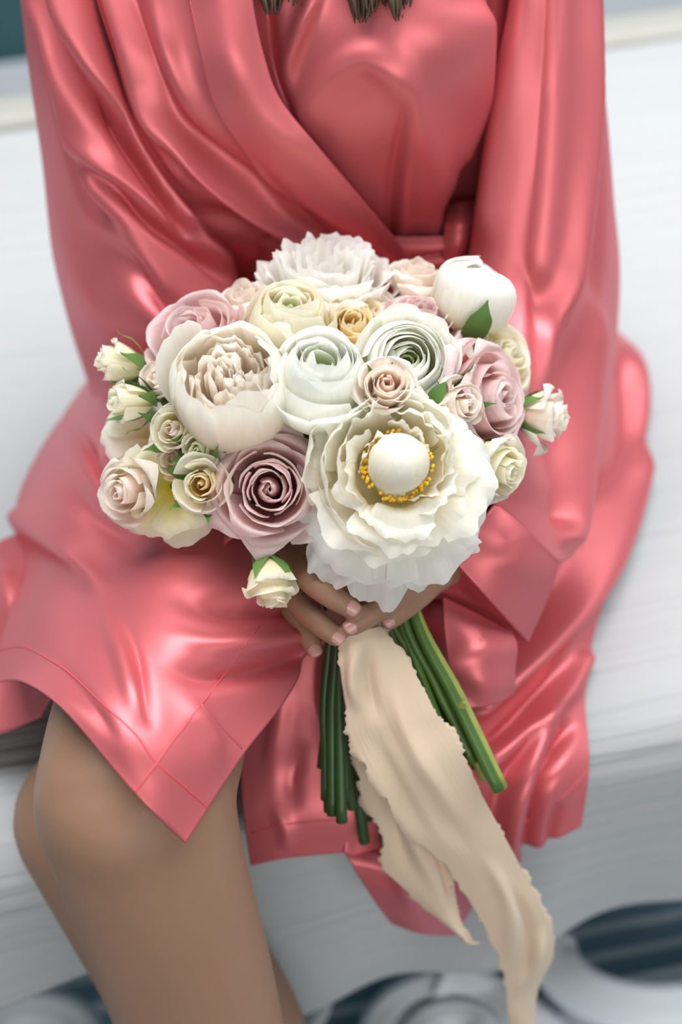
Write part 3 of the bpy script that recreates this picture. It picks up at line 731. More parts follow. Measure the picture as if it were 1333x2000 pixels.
rowsR = sleeve_rows([
    (Yp(1080, -330, 0.12), YR(-330, [(960, 0.02), (1030, -0.01), (1090, 0.0), (1130, 0.05)])),
    (Yp(1080, -150, 0.09), YR(-150, [(1005, -0.03), (1050, -0.065), (1110, -0.06), (1150, 0.0)])),
    (Yp(1085, 0, 0.07),    YR(0, [(1008, -0.05), (1055, -0.09), (1115, -0.08), (1162, -0.015)])),
    (Yp(1080, 200, 0.06),  YR(200, [(964, -0.075), (1040, -0.125), (1125, -0.11), (1184, -0.03)])),
    (Yp(1070, 380, 0.04),  YR(380, [(938, -0.10), (1030, -0.155), (1130, -0.135), (1196, -0.045)])),
    (Yp(1060, 520, 0.02),  YR(520, [(914, -0.125), (1020, -0.18), (1130, -0.155), (1208, -0.055)])),
    (Yp(1050, 650, -0.02), YR(650, [(890, -0.165), (1010, -0.215), (1120, -0.18), (1203, -0.075)])),
    (Zp(1040, 780, 0.64),  ZR([(870, 780, 0.785), (1000, 780, 0.775), (1110, 780, 0.715), (1190, 780, 0.62)])),
    (Zp(1040, 890, 0.64),  ZR([(880, 890, 0.765), (1000, 895, 0.755), (1100, 900, 0.695), (1170, 900, 0.61)])),
    (Zp(1040, 990, 0.645), ZR([(925, 950, 0.745), (1005, 980, 0.725), (1090, 1010, 0.675), (1150, 1010, 0.61)])),
    (Zp(1050, 1050, 0.645), ZR([(972, 985, 0.725), (1030, 1040, 0.705), (1085, 1095, 0.67), (1118, 1080, 0.625)]))])
fR = [('g', [(1152, -160), (1148, 60), (1146, 220), (1130, 400), (1112, 540), (1070, 700), (1040, 860)], 16, 0.011, 0.05, 0.2),
      ('g', [(1172, -100), (1174, 120), (1174, 300), (1168, 460), (1160, 620)], 12, -0.009, 0.1, 0.2),
      ('g', [(1030, -100), (1010, 60), (985, 200), (960, 380), (945, 500)], 24, 0.006, 0.1, 0.2),
      ('g', [(1080, -100), (1060, 100), (1045, 300), (1020, 480), (1000, 620)], 30, -0.006, 0.1, 0.3),
      ('g', [(990, 480), (1050, 570), (1085, 680), (1080, 820), (1075, 960)], 34, -0.010, 0.3, 0.2),
      ('g', [(1165, 560), (1155, 700), (1145, 850), (1125, 1000), (1105, 1080)], 18, 0.012, 0.2, 0.1),
      ('g', [(1120, 640), (1115, 780), (1100, 920), (1092, 1040)], 14, -0.009, 0.3, 0.1)]
slR = cloth('sleeve', rowsR, M_SATIN, robe, fR, 130, 110)
# turned cuff of the picture-right sleeve, and the shaded inside of its opening
rows = [ZR([(968, 980, 0.732), (1030, 1036, 0.715), (1090, 1092, 0.678)]), ZR([(945, 1010, 0.73), (1010, 1072, 0.710), (1080, 1135, 0.665)]),
        ZR([(912, 1046, 0.725), (982, 1118, 0.700), (1058, 1192, 0.645)]), ZR([(878, 1085, 0.718), (950, 1166, 0.690), (1030, 1253, 0.625)])]
cuff = cloth('cuff', rows, M_SATIN, robe, [('g', [(900, 1060), (980, 1090), (1075, 1130)], 30, 0.002)], 44, 44, thick=0.003)
seam('cuff_seam', cuff, [(972, 988), (1030, 1044), (1084, 1094)], robe, n=30, rad=0.0011, mat=M_SATIN)
seam('cuff_seam', cuff, [(1078, 1100), (1040, 1138), (998, 1180)], robe, n=30, rad=0.0008, mat=M_SATIN)
rows = [ZR([(876, 1083, 0.712), (950, 1164, 0.684), (1031, 1254, 0.62)]), ZR([(855, 1112, 0.690), (935, 1182, 0.660), (1015, 1248, 0.612)]),
        ZR([(838, 1150, 0.672), (920, 1200, 0.645), (1000, 1243, 0.606)])]
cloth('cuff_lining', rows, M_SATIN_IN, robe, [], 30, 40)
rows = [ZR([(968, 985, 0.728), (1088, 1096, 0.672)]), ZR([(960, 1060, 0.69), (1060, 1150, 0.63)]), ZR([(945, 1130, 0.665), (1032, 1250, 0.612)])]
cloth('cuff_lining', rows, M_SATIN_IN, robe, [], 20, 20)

# lap, under the bouquet
rows = [YR(500, [(340, -0.08), (500, -0.10), (660, -0.11), (820, -0.10), (960, -0.07)]),
        YR(620, [(330, -0.085), (500, -0.115), (660, -0.12), (820, -0.115), (970, -0.08)]),
        ZR([(300, 700, 0.70), (490, 720, 0.72), (660, 730, 0.715), (830, 720, 0.71), (990, 700, 0.68)]),
        ZR([(280, 840, 0.72), (480, 860, 0.725), (660, 870, 0.695), (840, 860, 0.69), (1010, 840, 0.66)]),
        ZR([(270, 1000, 0.72), (480, 1010, 0.715), (660, 1010, 0.675), (850, 1000, 0.665), (1000, 990, 0.64)]),
        ZR([(300, 1120, 0.72), (480, 1140, 0.70), (640, 1160, 0.662), (800, 1170, 0.65), (960, 1170, 0.625)])]
cloth('skirt_lap', rows, M_SATIN, robe, [], 60, 60, wob=0.003)

# skirt over the crossed thigh (picture left)
rows = [ZR([(168, 748, 0.55), (225, 745, 0.63), (330, 760, 0.705), (470, 790, 0.715), (640, 810, 0.70)]),
        ZR([(76, 885, 0.545), (165, 875, 0.665), (310, 900, 0.72), (470, 920, 0.725), (660, 940, 0.70)]),
        ZR([(32, 995, 0.55), (135, 1005, 0.68), (300, 1030, 0.728), (475, 1050, 0.725), (668, 1070, 0.685)]),
        ZR([(50, 1095, 0.565), (145, 1110, 0.68), (300, 1150, 0.738), (475, 1185, 0.722), (650, 1200, 0.668)]),
        ZR([(12, 1215, 0.585), (105, 1215, 0.695), (245, 1275, 0.745), (400, 1330, 0.728), (560, 1362, 0.668)]),
        ZR([(0, 1275, 0.60), (85, 1285, 0.70), (195, 1365, 0.748), (310, 1470, 0.737), (470, 1480, 0.688)]),
        ZR([(-6, 1332, 0.61), (45, 1332, 0.69), (130, 1392, 0.735), (265, 1550, 0.728), (362, 1646, 0.690)])]
f7 = [('g', [(30, 1000), (80, 1040), (150, 1090), (230, 1190)], 26, 0.010, 0.05, 0.3),
      ('g', [(105, 860), (140, 960), (230, 1040), (330, 1080)], 34, -0.008),
      ('g', [(200, 860), (230, 930), (300, 990)], 34, 0.010),
      ('g', [(110, 800), (160, 860), (200, 930), (260, 990)], 15, -0.012),
      ('g', [(190, 1170), (235, 1270), (258, 1360), (275, 1430)], 16, 0.005),
      ('g', [(235, 1200), (270, 1290), (288, 1380), (296, 1440)], 12, -0.0045),
      ('g', [(640, 1225), (540, 1250), (420, 1262), (300, 1230)], 18, 0.007, 0.15, 0.5), ('g', [(640, 1260), (520, 1310), (400, 1320), (300, 1290)], 22, -0.008, 0.15, 0.5),
      ('g', [(650, 1180), (540, 1195), (420, 1190), (300, 1150)], 24, -0.009, 0.15, 0.5),
      ('g', [(330, 1330), (380, 1400), (410, 1460), (420, 1540)], 24, 0.004), ('g', [(100, 1280), (180, 1380), (240, 1470)], 18, -0.003)]
sk1 = cloth('skirt_overlap', rows, M_SATIN, robe, f7, 150, 120, thick=0.002)
seam('hem_seam', sk1, [(2, 1272), (45, 1264), (90, 1285), (140, 1318), (200, 1375), (262, 1432), (300, 1486), (350, 1530), (410, 1582)], robe, n=90, rad=0.0008)
seam('front_seam', sk1, [(505, 1225), (470, 1270), (420, 1340), (370, 1405), (320, 1470), (290, 1512), (263, 1548)], robe, n=80, rad=0.0008)
seam('band_seam', sk1, [(392, 1378), (430, 1420), (470, 1462)], robe, n=30, rad=0.0009, mat=M_SATIN)

# robe back panel spread on the bed at the far left, and the inside of the skirt under the hem
rows = [ZR([(-150, 1140, 0.515), (-50, 1085, 0.54), (30, 1045, 0.555), (130, 1030, 0.575)]),
        ZR([(-170, 1260, 0.515), (-60, 1200, 0.555), (30, 1160, 0.57), (130, 1150, 0.59)]),
        ZR([(-180, 1370, 0.515), (-60, 1320, 0.56), (20, 1290, 0.575), (130, 1290, 0.60)]),
        ZR([(-170, 1470, 0.512), (-60, 1450, 0.54), (10, 1430, 0.555), (80, 1400, 0.575)])]
cloth('skirt_back', rows, M_SATIN, robe, [('g', [(-30, 1090), (20, 1150), (10, 1250)], 22, 0.006)], 50, 50)

# centre panel hanging between the legs and the stems
rows = [ZR([(470, 1180, 0.640), (600, 1190, 0.655), (740, 1190, 0.655)]), ZR([(468, 1330, 0.600), (590, 1330, 0.615), (740, 1330, 0.605)]),
        ZR([(470, 1480, 0.555), (590, 1480, 0.565), (740, 1480, 0.560)]), ZR([(476, 1590, 0.528), (590, 1585, 0.535), (720, 1585, 0.535)]),
        ZR([(490, 1690, 0.492), (560, 1675, 0.500), (690, 1662, 0.505)])]
f9 = [('g', [(640, 1250), (632, 1330), (640, 1450)], 10, 0.007), ('g', [(560, 1300), (545, 1420), (520, 1540)], 18, 0.004),
      ('g', [(600, 1440), (570, 1520), (580, 1600)], 18, -0.004), ('g', [(530, 1560), (560, 1620), (550, 1660)], 14, 0.003)]
sk2 = cloth('skirt_centre', rows, M_SATIN, robe, f9, 80, 60, thick=0.002)
seam('hem_seam', sk2, [(492, 1626), (540, 1612), (600, 1604), (680, 1598)], robe, n=40, rad=0.0008)

# skirt over the other thigh and on to the bed (picture right)
rows = [ZR([(880, 640, 0.70), (990, 640, 0.68), (1090, 640, 0.64), (1170, 630, 0.58), (1205, 645, 0.52)]),
        ZR([(870, 740, 0.68), (990, 735, 0.665), (1100, 725, 0.62), (1195, 710, 0.555), (1262, 718, 0.512)]),
        ZR([(860, 900, 0.67), (980, 900, 0.655), (1090, 890, 0.615), (1180, 880, 0.56), (1246, 868, 0.512)]),
        ZR([(800, 1080, 0.655), (930, 1080, 0.64), (1060, 1070, 0.60), (1150, 1060, 0.555), (1212, 1050, 0.512)]),
        ZR([(745, 1250, 0.632), (880, 1250, 0.618), (1000, 1240, 0.58), (1100, 1225, 0.545), (1165, 1215, 0.512)]),
        ZR([(710, 1400, 0.59), (850, 1400, 0.575), (980, 1390, 0.552), (1080, 1370, 0.532), (1142, 1345, 0.512)]),
        ZR([(690, 1530, 0.545), (820, 1530, 0.538), (950, 1530, 0.53), (1070, 1520, 0.522), (1150, 1490, 0.51)]),
        [Yp(672, 1666, -0.480), Yp(790, 1700, -0.475), Yp(905, 1712, -0.465), Yp(1024, 1672, -0.455), Yp(1136, 1612, -0.44)]]
f10 = [('g', [(1252, 850), (1215, 1010), (1150, 1150), (1050, 1270), (960, 1350), (880, 1420)], 22, 0.015, 0.1, 0.12),
       ('g', [(1190, 900), (1140, 1060), (1080, 1170), (990, 1270), (930, 1330)], 24, -0.014, 0.15, 0.1),
       ('g', [(1150, 1260), (1090, 1370), (1010, 1450), (920, 1510)], 18, 0.010, 0.1, 0.15),
       ('g', [(1110, 1270), (1060, 1350), (980, 1430), (900, 1480)], 14, -0.009),
       ('g', [(1120, 1400), (1070, 1500), (1045, 1580), (1030, 1680)], 14, -0.010, 0.15, 0.02),
       ('g', [(1090, 1380), (1030, 1500), (1000, 1600), (985, 1690)], 20, 0.010, 0.15, 0.02),
       ('g', [(1060, 1400), (990, 1520), (950, 1620)], 14, -0.006),
       ('g', [(1100, 1560), (1080, 1620), (1075, 1660)], 10, -0.005, 0.2, 0.02),
       ('g', [(1185, 640), (1222, 730), (1228, 850), (1190, 990)], 14, -0.009),
       ('g', [(1215, 640), (1250, 740), (1245, 860), (1215, 1000)], 12, 0.007)]
sk3 = cloth('skirt_underlap', rows, M_SATIN, robe, f10, 160, 120, thick=0.002)
seam('hem_seam', sk3, [(1028, 1602), (1070, 1575), (1110, 1545), (1148, 1505)], robe, n=40, rad=0.0008)
# flap hanging over the edge of the bed
rows = [[Yp(655, 1630, -0.462), Yp(790, 1640, -0.460), Yp(950, 1640, -0.448)], [Yp(690, 1692, -0.485), Yp(810, 1710, -0.490), Yp(938, 1700, -0.470)],
        [Yp(735, 1762, -0.485), Yp(825, 1775, -0.490), Yp(934, 1748, -0.470)], [Yp(765, 1802, -0.480), Yp(825, 1822, -0.486), Yp(888, 1826, -0.474)]]
flap = cloth('skirt_flap', rows, M_SATIN, robe, [('g', [(760, 1650), (790, 1720), (820, 1790)], 18, 0.004)], 50, 50, thick=0.002)
seam('hem_seam', flap, [(715, 1712), (790, 1740), (860, 1742), (932, 1728)], robe, n=40, rad=0.0007)
# loose end of the sash lying by the stems
rows = [ZR([(864, 1165, 0.672), (935, 1200, 0.662), (997, 1235, 0.640)]), ZR([(868, 1230, 0.662), (938, 1265, 0.655), (1003, 1290, 0.628)]),
        ZR([(882, 1305, 0.645), (945, 1330, 0.640), (1004, 1335, 0.615)]), ZR([(916, 1384, 0.620), (965, 1374, 0.616), (1002, 1354, 0.604)])]
cloth('sash_end', rows, M_SATIN, robe, [('g', [(850, 1320), (930, 1275), (1020, 1262)], 26, 0.003, 0.1, 0.1)], 50, 46, thick=0.003)

# ------------------------------------------------------------------ flowers
PM = {
 'white':   petal_mat('petal_white', (0.90, 0.88, 0.64), (0.925, 0.91, 0.85), (0.93, 0.925, 0.90)),
 'ivory':   petal_mat('petal_ivory', (0.90, 0.84, 0.52), (0.92, 0.88, 0.74), (0.93, 0.915, 0.86)),
 'cream':   petal_mat('petal_cream', (0.86, 0.80, 0.50), (0.92, 0.87, 0.67), (0.93, 0.905, 0.79)),
 'green':   petal_mat('petal_green_white', (0.70, 0.80, 0.36), (0.85, 0.90, 0.60), (0.92, 0.94, 0.82)),
 'ranun':   petal_mat('petal_ranunculus', (0.82, 0.86, 0.58), (0.915, 0.92, 0.84), (0.93, 0.935, 0.905)),
 'mauve':   petal_mat('petal_mauve', (0.71, 0.39, 0.385), (0.83, 0.61, 0.595), (0.88, 0.735, 0.715)),
 'blush':   petal_mat('petal_blush', (0.93, 0.77, 0.62), (0.93, 0.83, 0.73), (0.935, 0.89, 0.82)),
 'peach':   petal_mat('petal_peach', (0.88, 0.55, 0.18), (0.92, 0.76, 0.44), (0.93, 0.86, 0.66)),
 'lemon':   petal_mat('petal_lemon', (0.74, 0.68, 0.05), (0.90, 0.86, 0.50), (0.92, 0.90, 0.78)),
 'pinkheart': petal_mat('petal_pink_heart', (0.93, 0.65, 0.55), (0.93, 0.76, 0.67), (0.93, 0.84, 0.77)),
 'bowl':    petal_mat('petal_cream_bowl', (0.92, 0.78, 0.62), (0.93, 0.87, 0.76), (0.93, 0.91, 0.85)),
}

def petal(rng, prof, ha, wid=(0.5, 1.0, 0.9), tip='round', tipk=0.28, ruf=0.0, rf=3.0, curl=0.0, spiral=0.0, nu=10, nv=9, az=0.0, notch=0.0, skew=0.0, thick=True, lift=0.0, jit=0.05):
    """one petal about the flower's axis; prof = (radius, height) knots from claw to rim"""
    prof = np.asarray(prof, float)
    ph = [rng.uniform(0, 6.28) for _ in range(6)]
    fine = cr(prof, 40); wf = cr(np.array(wid, float).reshape(-1, 1), 40)[:, 0]
    V = []; UV = []
    tl = rng.gauss(0, jit); sc_ = 1 + rng.gauss(0, jit * 0.5); rm = float(np.max(prof[:, 0]))
    kx = [(rng.uniform(-2.2, 2.2), rng.uniform(-2.5, 2.5), rng.uniform(0, 6.28)) for _ in range(3)]
    for j in range(nv):
        for i in range(nu):
            u = -1 + 2 * i / (nu - 1); v0 = j / (nv - 1)
            if tip == 'round': k = 1 - tipk * abs(u) ** 2.4
            else: k = 1 - tipk * abs(u) ** 1.15
            if notch: k *= 1 + 2.2 * notch * (abs(math.sin(2.6 * u + ph[2])) ** 0.7 + 0.45 * abs(math.sin(6.3 * u + ph[3])) ** 0.7 + 0.12 * math.sin(17 * u + ph[4]) - 1.45)
            vv = min(1.0, max(0.0, v0 * k))
            x = vv * 39; a0 = min(38, int(x)); t = x - a0
            r, z = fine[a0] * (1 - t) + fine[a0 + 1] * t
            over = v0 * k - vv
            w = wf[a0] * (1 - t) + wf[a0 + 1] * t
            a = ha * w * u + skew * vv
            rr = r * (1 + spiral * u)
            e = ruf * vv ** 2 * (math.sin(rf * u * 2.0 + ph[0]) + 0.5 * math.sin(rf * u * 4.7 + ph[1])) + 0.25 * ruf * math.sin(3 * vv + ph[5])
            c = curl * abs(u) ** 3 * vv ** 2
            g = rm * jit * 0.35 * vv * sum(math.sin(k[0] * u * 2 + k[1] * vv * 2 + k[2]) for k in kx)
            rr += e * 0.8 + c * 0.6 + g; z += e * 0.6 - c + lift * vv + g * 0.4
            rr, z = sc_ * (rr + tl * z), sc_ * (z - tl * rr * 0.6)
            V.append((rr * math.cos(a + az), rr * math.sin(a + az), z)); UV.append((i / (nu - 1), v0))
    return mesh_from('petal', V, grid_faces(nv, nu), UV)

FLOWERS = []
def flower(name, label, cat, px, py, d, face, depth, group):
    """Empty at the flower's base; +Z is the way the bloom faces. face = (right, up, toward camera)"""
    ax = RT * face[0] + UP * face[1] - FW * face[2]; ax = ax / np.linalg.norm(ax)
    ref = UP if abs(ax @ UP) < 0.9 else RT
    xa = np.cross(ref, ax); xa /= np.linalg.norm(xa); ya = np.cross(ax, xa)
    base = D(px, py, d) - ax * depth
    o = bpy.data.objects.new(name, None); COL.objects.link(o); o.empty_display_size = 0.02
    o.matrix_world = Matrix(((xa[0], ya[0], ax[0], base[0]), (xa[1], ya[1], ax[1], base[1]), (xa[2], ya[2], ax[2], base[2]), (0, 0, 0, 1)))
    tag(o, label, cat, group)
    FLOWERS.append((o, base, ax))
    return o
def addp(fl, me, mat, name='petal'):
    me.name = name
    return link(name, me, mat, fl)

def sepals(fl, rng, n=5, L=0.018, r0=0.004, down=True, w=0.0035, rmax=0.012):
    hip = [(0.001, -0.010), (0.004, -0.008), (0.0055, -0.004), (0.005, 0.0), (0.003, 0.002)]
    V = []; seg = 8
    for (r, z) in hip:
        for k in range(seg): V.append((r * math.cos(6.283 * k / seg), r * math.sin(6.283 * k / seg), z))
    link('calyx', mesh_from('calyx', V, grid_faces(len(hip), seg, True) + [tuple(range(seg))[::-1], tuple(range((len(hip) - 1) * seg, len(hip) * seg))]), M_SEPAL, fl)
    for k in range(n):
        az = 6.283 * k / n + rng.uniform(-0.2, 0.2)
        ln = L * rng.uniform(0.8, 1.2); fl_ = rng.uniform(0.0, 0.6)
        prof = [(r0, -0.001), (rmax * 0.75, ln * 0.25), (rmax * 1.08, ln * 0.55), (rmax * (1.1 + 0.25 * fl_), ln * 0.85), (rmax * (1.2 + 0.6 * fl_), ln)]
        P = cr(prof, 7); V = []
        for j, (r, z) in enumerate(P):
            t = j / 6; ww = w * (1 - t ** 1.6) * (0.7 + 0.9 * math.sin(math.pi * min(1, t * 1.2 + 0.15)))
            for s in (-1, 0, 1):
                V.append((r * math.cos(az) - s * ww * math.sin(az), r * math.sin(az) + s * ww * math.cos(az), z + (0.0 if s else -0.0006)))
        link('sepal', mesh_from('sepal', V, grid_faces(7, 3)), M_SEPAL, fl)

def rose(fl, rng, R, H, mat, n=24, inner=None, open_=1.0, pointy=0.20, res=(13, 10), outer=None, reflex=1.0):
    """spiral rose: tight upright heart, ever wider cups, outer petals rolling back to a point"""
    GA = 2.39996
    for k in range(n):
        t = (k + 0.5) / n
        az = GA * k + rng.uniform(-0.25, 0.25)
        rt = R * (0.05 + 0.95 * t ** 1.25) * open_
        zt = H * (1.0 - 0.10 * (1 - t) - 0.50 * t ** 2.2 * open_)
        if t < 0.35:
            prof = [(0.10 * R, 0), (rt * 0.9 + 0.10 * R, H * 0.35), (rt + 0.06 * R, H * 0.7), (rt * 0.95 + 0.01 * R, zt)]
            ha = 1.75 - 1.0 * t; cl = 0.0; tk = 0.16; sp = 0.20
        elif t < 0.7:
            prof = [(0.12 * R, 0), (rt * 0.8 + 0.10 * R, H * 0.28), (rt * 0.97, H * 0.62), (rt * 0.98, zt * 0.95), (rt * 1.06, zt)]
            ha = 1.15; cl = 0.05 * R; tk = 0.20; sp = 0.08
        else:
            q = (t - 0.7) / 0.3
            prof = [(0.12 * R, 0), (rt * 0.62, H * 0.20), (rt * 0.88, H * (0.50 - 0.05 * q)), (rt * 1.0, zt + 0.04 * H), (rt * (1.10 + 0.10 * reflex), zt - (0.05 + 0.15 * q) * H * reflex)]
            ha = 0.92 - 0.10 * q; cl = (0.12 + 0.10 * q) * R * reflex; tk = pointy + 0.10; sp = 0.0
        m = mat
        if inner and t < 0.35: m = inner
        if outer and t > 0.85: m = outer
        addp(fl, petal(rng, prof, ha, (0.7, 1.0, 0.92), 'point' if t > 0.6 else 'round', tk, 0.022 * R, 2.2, cl, sp, res[0], res[1], az), m)

def ranunculus(fl, rng, R, H, mat, inner, n=30, guards=2, gdir=(), heart=0.28):
    GA = 2.39996
    for k in range(n):
        t = (k + 0.5) / n
        az = GA * k + rng.uniform(-0.3, 0.3)
        rt = R * (0.10 + 0.90 * t ** 0.9)
        zt = H * (0.62 + 0.40 * math.sin(math.pi * min(1, t * 0.80 + 0.02)) - 0.10 * t ** 3) * rng.uniform(0.97, 1.03)
        clos = 0.62 + 0.28 * t
        prof = [(0.15 * R, 0), (rt * 0.86 + 0.05 * R, H * 0.14), (rt * 1.06, H * 0.46), (rt * 0.97, H * 0.46 + (zt - H * 0.46) * 0.6), (rt * clos, zt)]
        addp(fl, petal(rng, prof, 1.35 - 0.25 * t, (0.7, 1.0, 0.95), 'round', 0.16, 0.010 * R, 2.0, 0.0, 0.05, 13, 9, az), inner if t < heart else mat)
    for i, az in enumerate(gdir):
        prof = [(0.15 * R, -0.001), (R * 0.65, H * 0.02), (R * 1.06, H * 0.25), (R * 1.24, H * 0.58), (R * 1.36, H * 0.72)]
        addp(fl, petal(rng, prof, 0.55, (0.6, 1.0, 0.9), 'round', 0.25, 0.03 * R, 1.6, 0.03 * R, 0.0, 13, 10, az), mat)

def dome_petal(rng, r, zc, th, phi, hw, n=15):
    """cupped petal hugging a ball: a patch of the ball round the direction (th from the axis, phi about it)"""
    d = np.array([math.sin(th) * math.cos(phi), math.sin(th) * math.sin(phi), math.cos(th)])
    up = np.array([0, 0, 1.0]) - d * d[2]
    up = up / np.linalg.norm(up) if np.linalg.norm(up) > 0.05 else np.array([1.0, 0, 0]); s = np.cross(up, d)
    ph = [rng.uniform(0, 6.28) for _ in range(3)]; V = []; UV = []
    for j in range(n):
        for i in range(n):
            u = -1 + 2 * i / (n - 1); v = -1 + 2 * j / (n - 1)
            k = math.sqrt(1 - 0.42 * v * v); k2 = math.sqrt(1 - 0.42 * u * u)
            a, b = hw * u * k, hw * v * k2 * (1 + 0.05 * math.sin(6 * u + ph[0]))
            q = d * math.cos(a) * math.cos(b) + s * math.sin(a) * math.cos(b) + up * math.sin(b)
            rad = r * (1 + 0.02 * math.sin(3 * u + ph[1]) * max(0, v) + 0.03 * max(0, v) ** 4)
            V.append(q * rad * np.array([1, 1, 1.06]) + np.array([0, 0, zc])); UV.append((i / (n - 1), 0.55 + 0.45 * j / (n - 1)))
    return mesh_from('petal', V, grid_faces(n, n), UV)

def peony_open(fl, rng, R, H, mat, heart=True, outer=None):
    """broad guard petals, tiers of ruffled petals, a closed ball with golden stamens at its foot"""
    for k in range(11):                                                     # guard petals
        az = 6.283 * k / 11 + rng.uniform(-0.15, 0.15); q = rng.uniform(0.94, 1.08) * (1.0 - 0.20 * math.sin(az))
        prof = [(0.10 * R, 0), (R * 0.40, H * 0.06), (R * 0.70 * q, H * 0.12), (R * 0.92 * q, H * 0.05), (R * 1.06 * q, -H * 0.12)]
        addp(fl, petal(rng, prof, 0.48, (0.7, 1.0, 1.0), 'round', 0.16, 0.035 * R, 2.6, 0.04 * R, 0.0, 21, 12, az, 0.030), outer or mat)
    for k in range(9):
        az = 6.283 * (k + 0.5) / 9 + rng.uniform(-0.25, 0.25); q = rng.uniform(0.85, 1.12) * (1.0 - 0.10 * math.sin(az))
        prof = [(0.12 * R, 0), (R * 0.46, H * 0.12), (R * 0.66 * q, H * 0.30), (R * 0.82 * q, H * 0.40), (R * 0.96 * q, H * 0.36)]
        addp(fl, petal(rng, prof, 0.55, (0.7, 1.0, 0.95), 'round', 0.18, 0.045 * R, 2.6, 0.05 * R, 0.0, 19, 11, az, 0.045), mat)
    for k in range(10):
        az = 2.39996 * k + rng.uniform(-0.35, 0.35); q = rng.uniform(0.82, 1.18)
        lean = 0.16 * math.sin(az) + 0.10 * math.cos(az)
        prof = [(0.12 * R, 0), (R * 0.44, H * 0.16), (R * 0.58 * q, H * 0.45), (R * (0.64 - lean * 0.6) * q, H * 0.68), (R * (0.72 - lean) * q, H * (0.80 + lean))]
        addp(fl, petal(rng, prof, 0.58, (0.6, 1.0, 0.9), 'round', 0.22, 0.045 * R, 2.8, 0.02 * R, 0.06, 17, 10, az, 0.055, jit=0.09), mat)
    for k in range(11):
        az = 2.39996 * k + 1.9 + rng.uniform(-0.3, 0.3); q = rng.uniform(0.85, 1.2)
        prof = [(0.12 * R, 0), (R * 0.37, H * 0.2), (R * 0.41 * q, H * 0.5), (R * 0.44 * q, H * 0.74), (R * 0.47 * q, H * 0.95 * rng.uniform(0.75, 1.05))]
        addp(fl, petal(rng, prof, 0.50, (0.5, 0.95, 0.75), 'round', 0.28, 0.04 * R, 3.0, 0.0, 0.1, 15, 9, az, 0.07, jit=0.10), mat)
    for k, (az, rq, hq) in enumerate(((3.05, 0.60, 1.02), (2.75, 0.72, 0.98), (3.35, 0.82, 0.88), (2.95, 0.94, 0.80), (3.9, 0.84, 0.70), (1.75, 0.66, 0.95), (1.3, 0.76, 0.85))):   # nested upright cups at one side
        prof = [(0.12 * R, 0), (R * rq * 0.75, H * 0.14), (R * rq * 1.0, H * 0.42 * hq), (R * rq * 1.04, H * 0.78 * hq), (R * rq * 0.98, H * hq)]
        addp(fl, petal(rng, prof, 0.62, (0.6, 1.0, 0.85), 'round', 0.26, 0.022 * R, 3.4, 0.0, 0.03, 19, 11, az, 0.04, jit=0.03), mat)
    prof = [(0.12 * R, 0), (R * 0.42, H * 0.3), (R * 0.50, H * 0.62), (R * 0.62, H * 0.74), (R * 0.86, H * 0.66)]
    addp(fl, petal(rng, prof, 0.62, (0.6, 1.0, 1.0), 'round', 0.2, 0.03 * R, 2.6, 0.03 * R, 0.0, 19, 12, -1.45, 0.05), mat)
    if heart:
        rb = 0.315 * R; zc = H * 0.80
        for k, (th, phi, hw) in enumerate(((1.35, 0.3, 0.9), (1.35, 2.4, 0.9), (1.35, 4.5, 0.9), (0.95, 1.4, 0.95), (0.95, 3.5, 0.95), (0.95, 5.6, 0.95), (0.25, 4.0, 0.95), (0.62, -0.2, 0.80), (0.75, -2.2, 0.85))):
            addp(fl, dome_petal(rng, rb * (0.94 + 0.016 * k), zc, th, phi, hw), mat)
        V = []; F = []
        for k in range(70):
            a = rng.uniform(0, 6.283); r0 = R * 0.30; r1 = R * rng.uniform(0.32, 0.38); z1 = H * rng.uniform(0.50, 0.64); w = 0.0009
            b = len(V)
            for (r, z, ww) in ((r0, H * 0.1, w * 0.5), (r1, z1 * 0.7, w * 0.5), (r1, z1 * 0.75, w * 1.6), (r1 * 1.01, z1, w * 1.4)):
                for j in range(4):
                    an = 1.5708 * j
                    V.append(((r + ww * math.cos(an)) * math.cos(a) - ww * math.sin(an) * math.sin(a), (r + ww * math.cos(an)) * math.sin(a) + ww * math.sin(an) * math.cos(a), z))
            F += [tuple(i + b for i in f) for f in grid_faces(4, 4, True)] + [(b + 12, b + 13, b + 14, b + 15)]
        o = link('stamens', mesh_from('stamens', V, F), M_STAMEN, fl); o['kind'] = 'stuff'; o['label'] = 'golden yellow stamens'

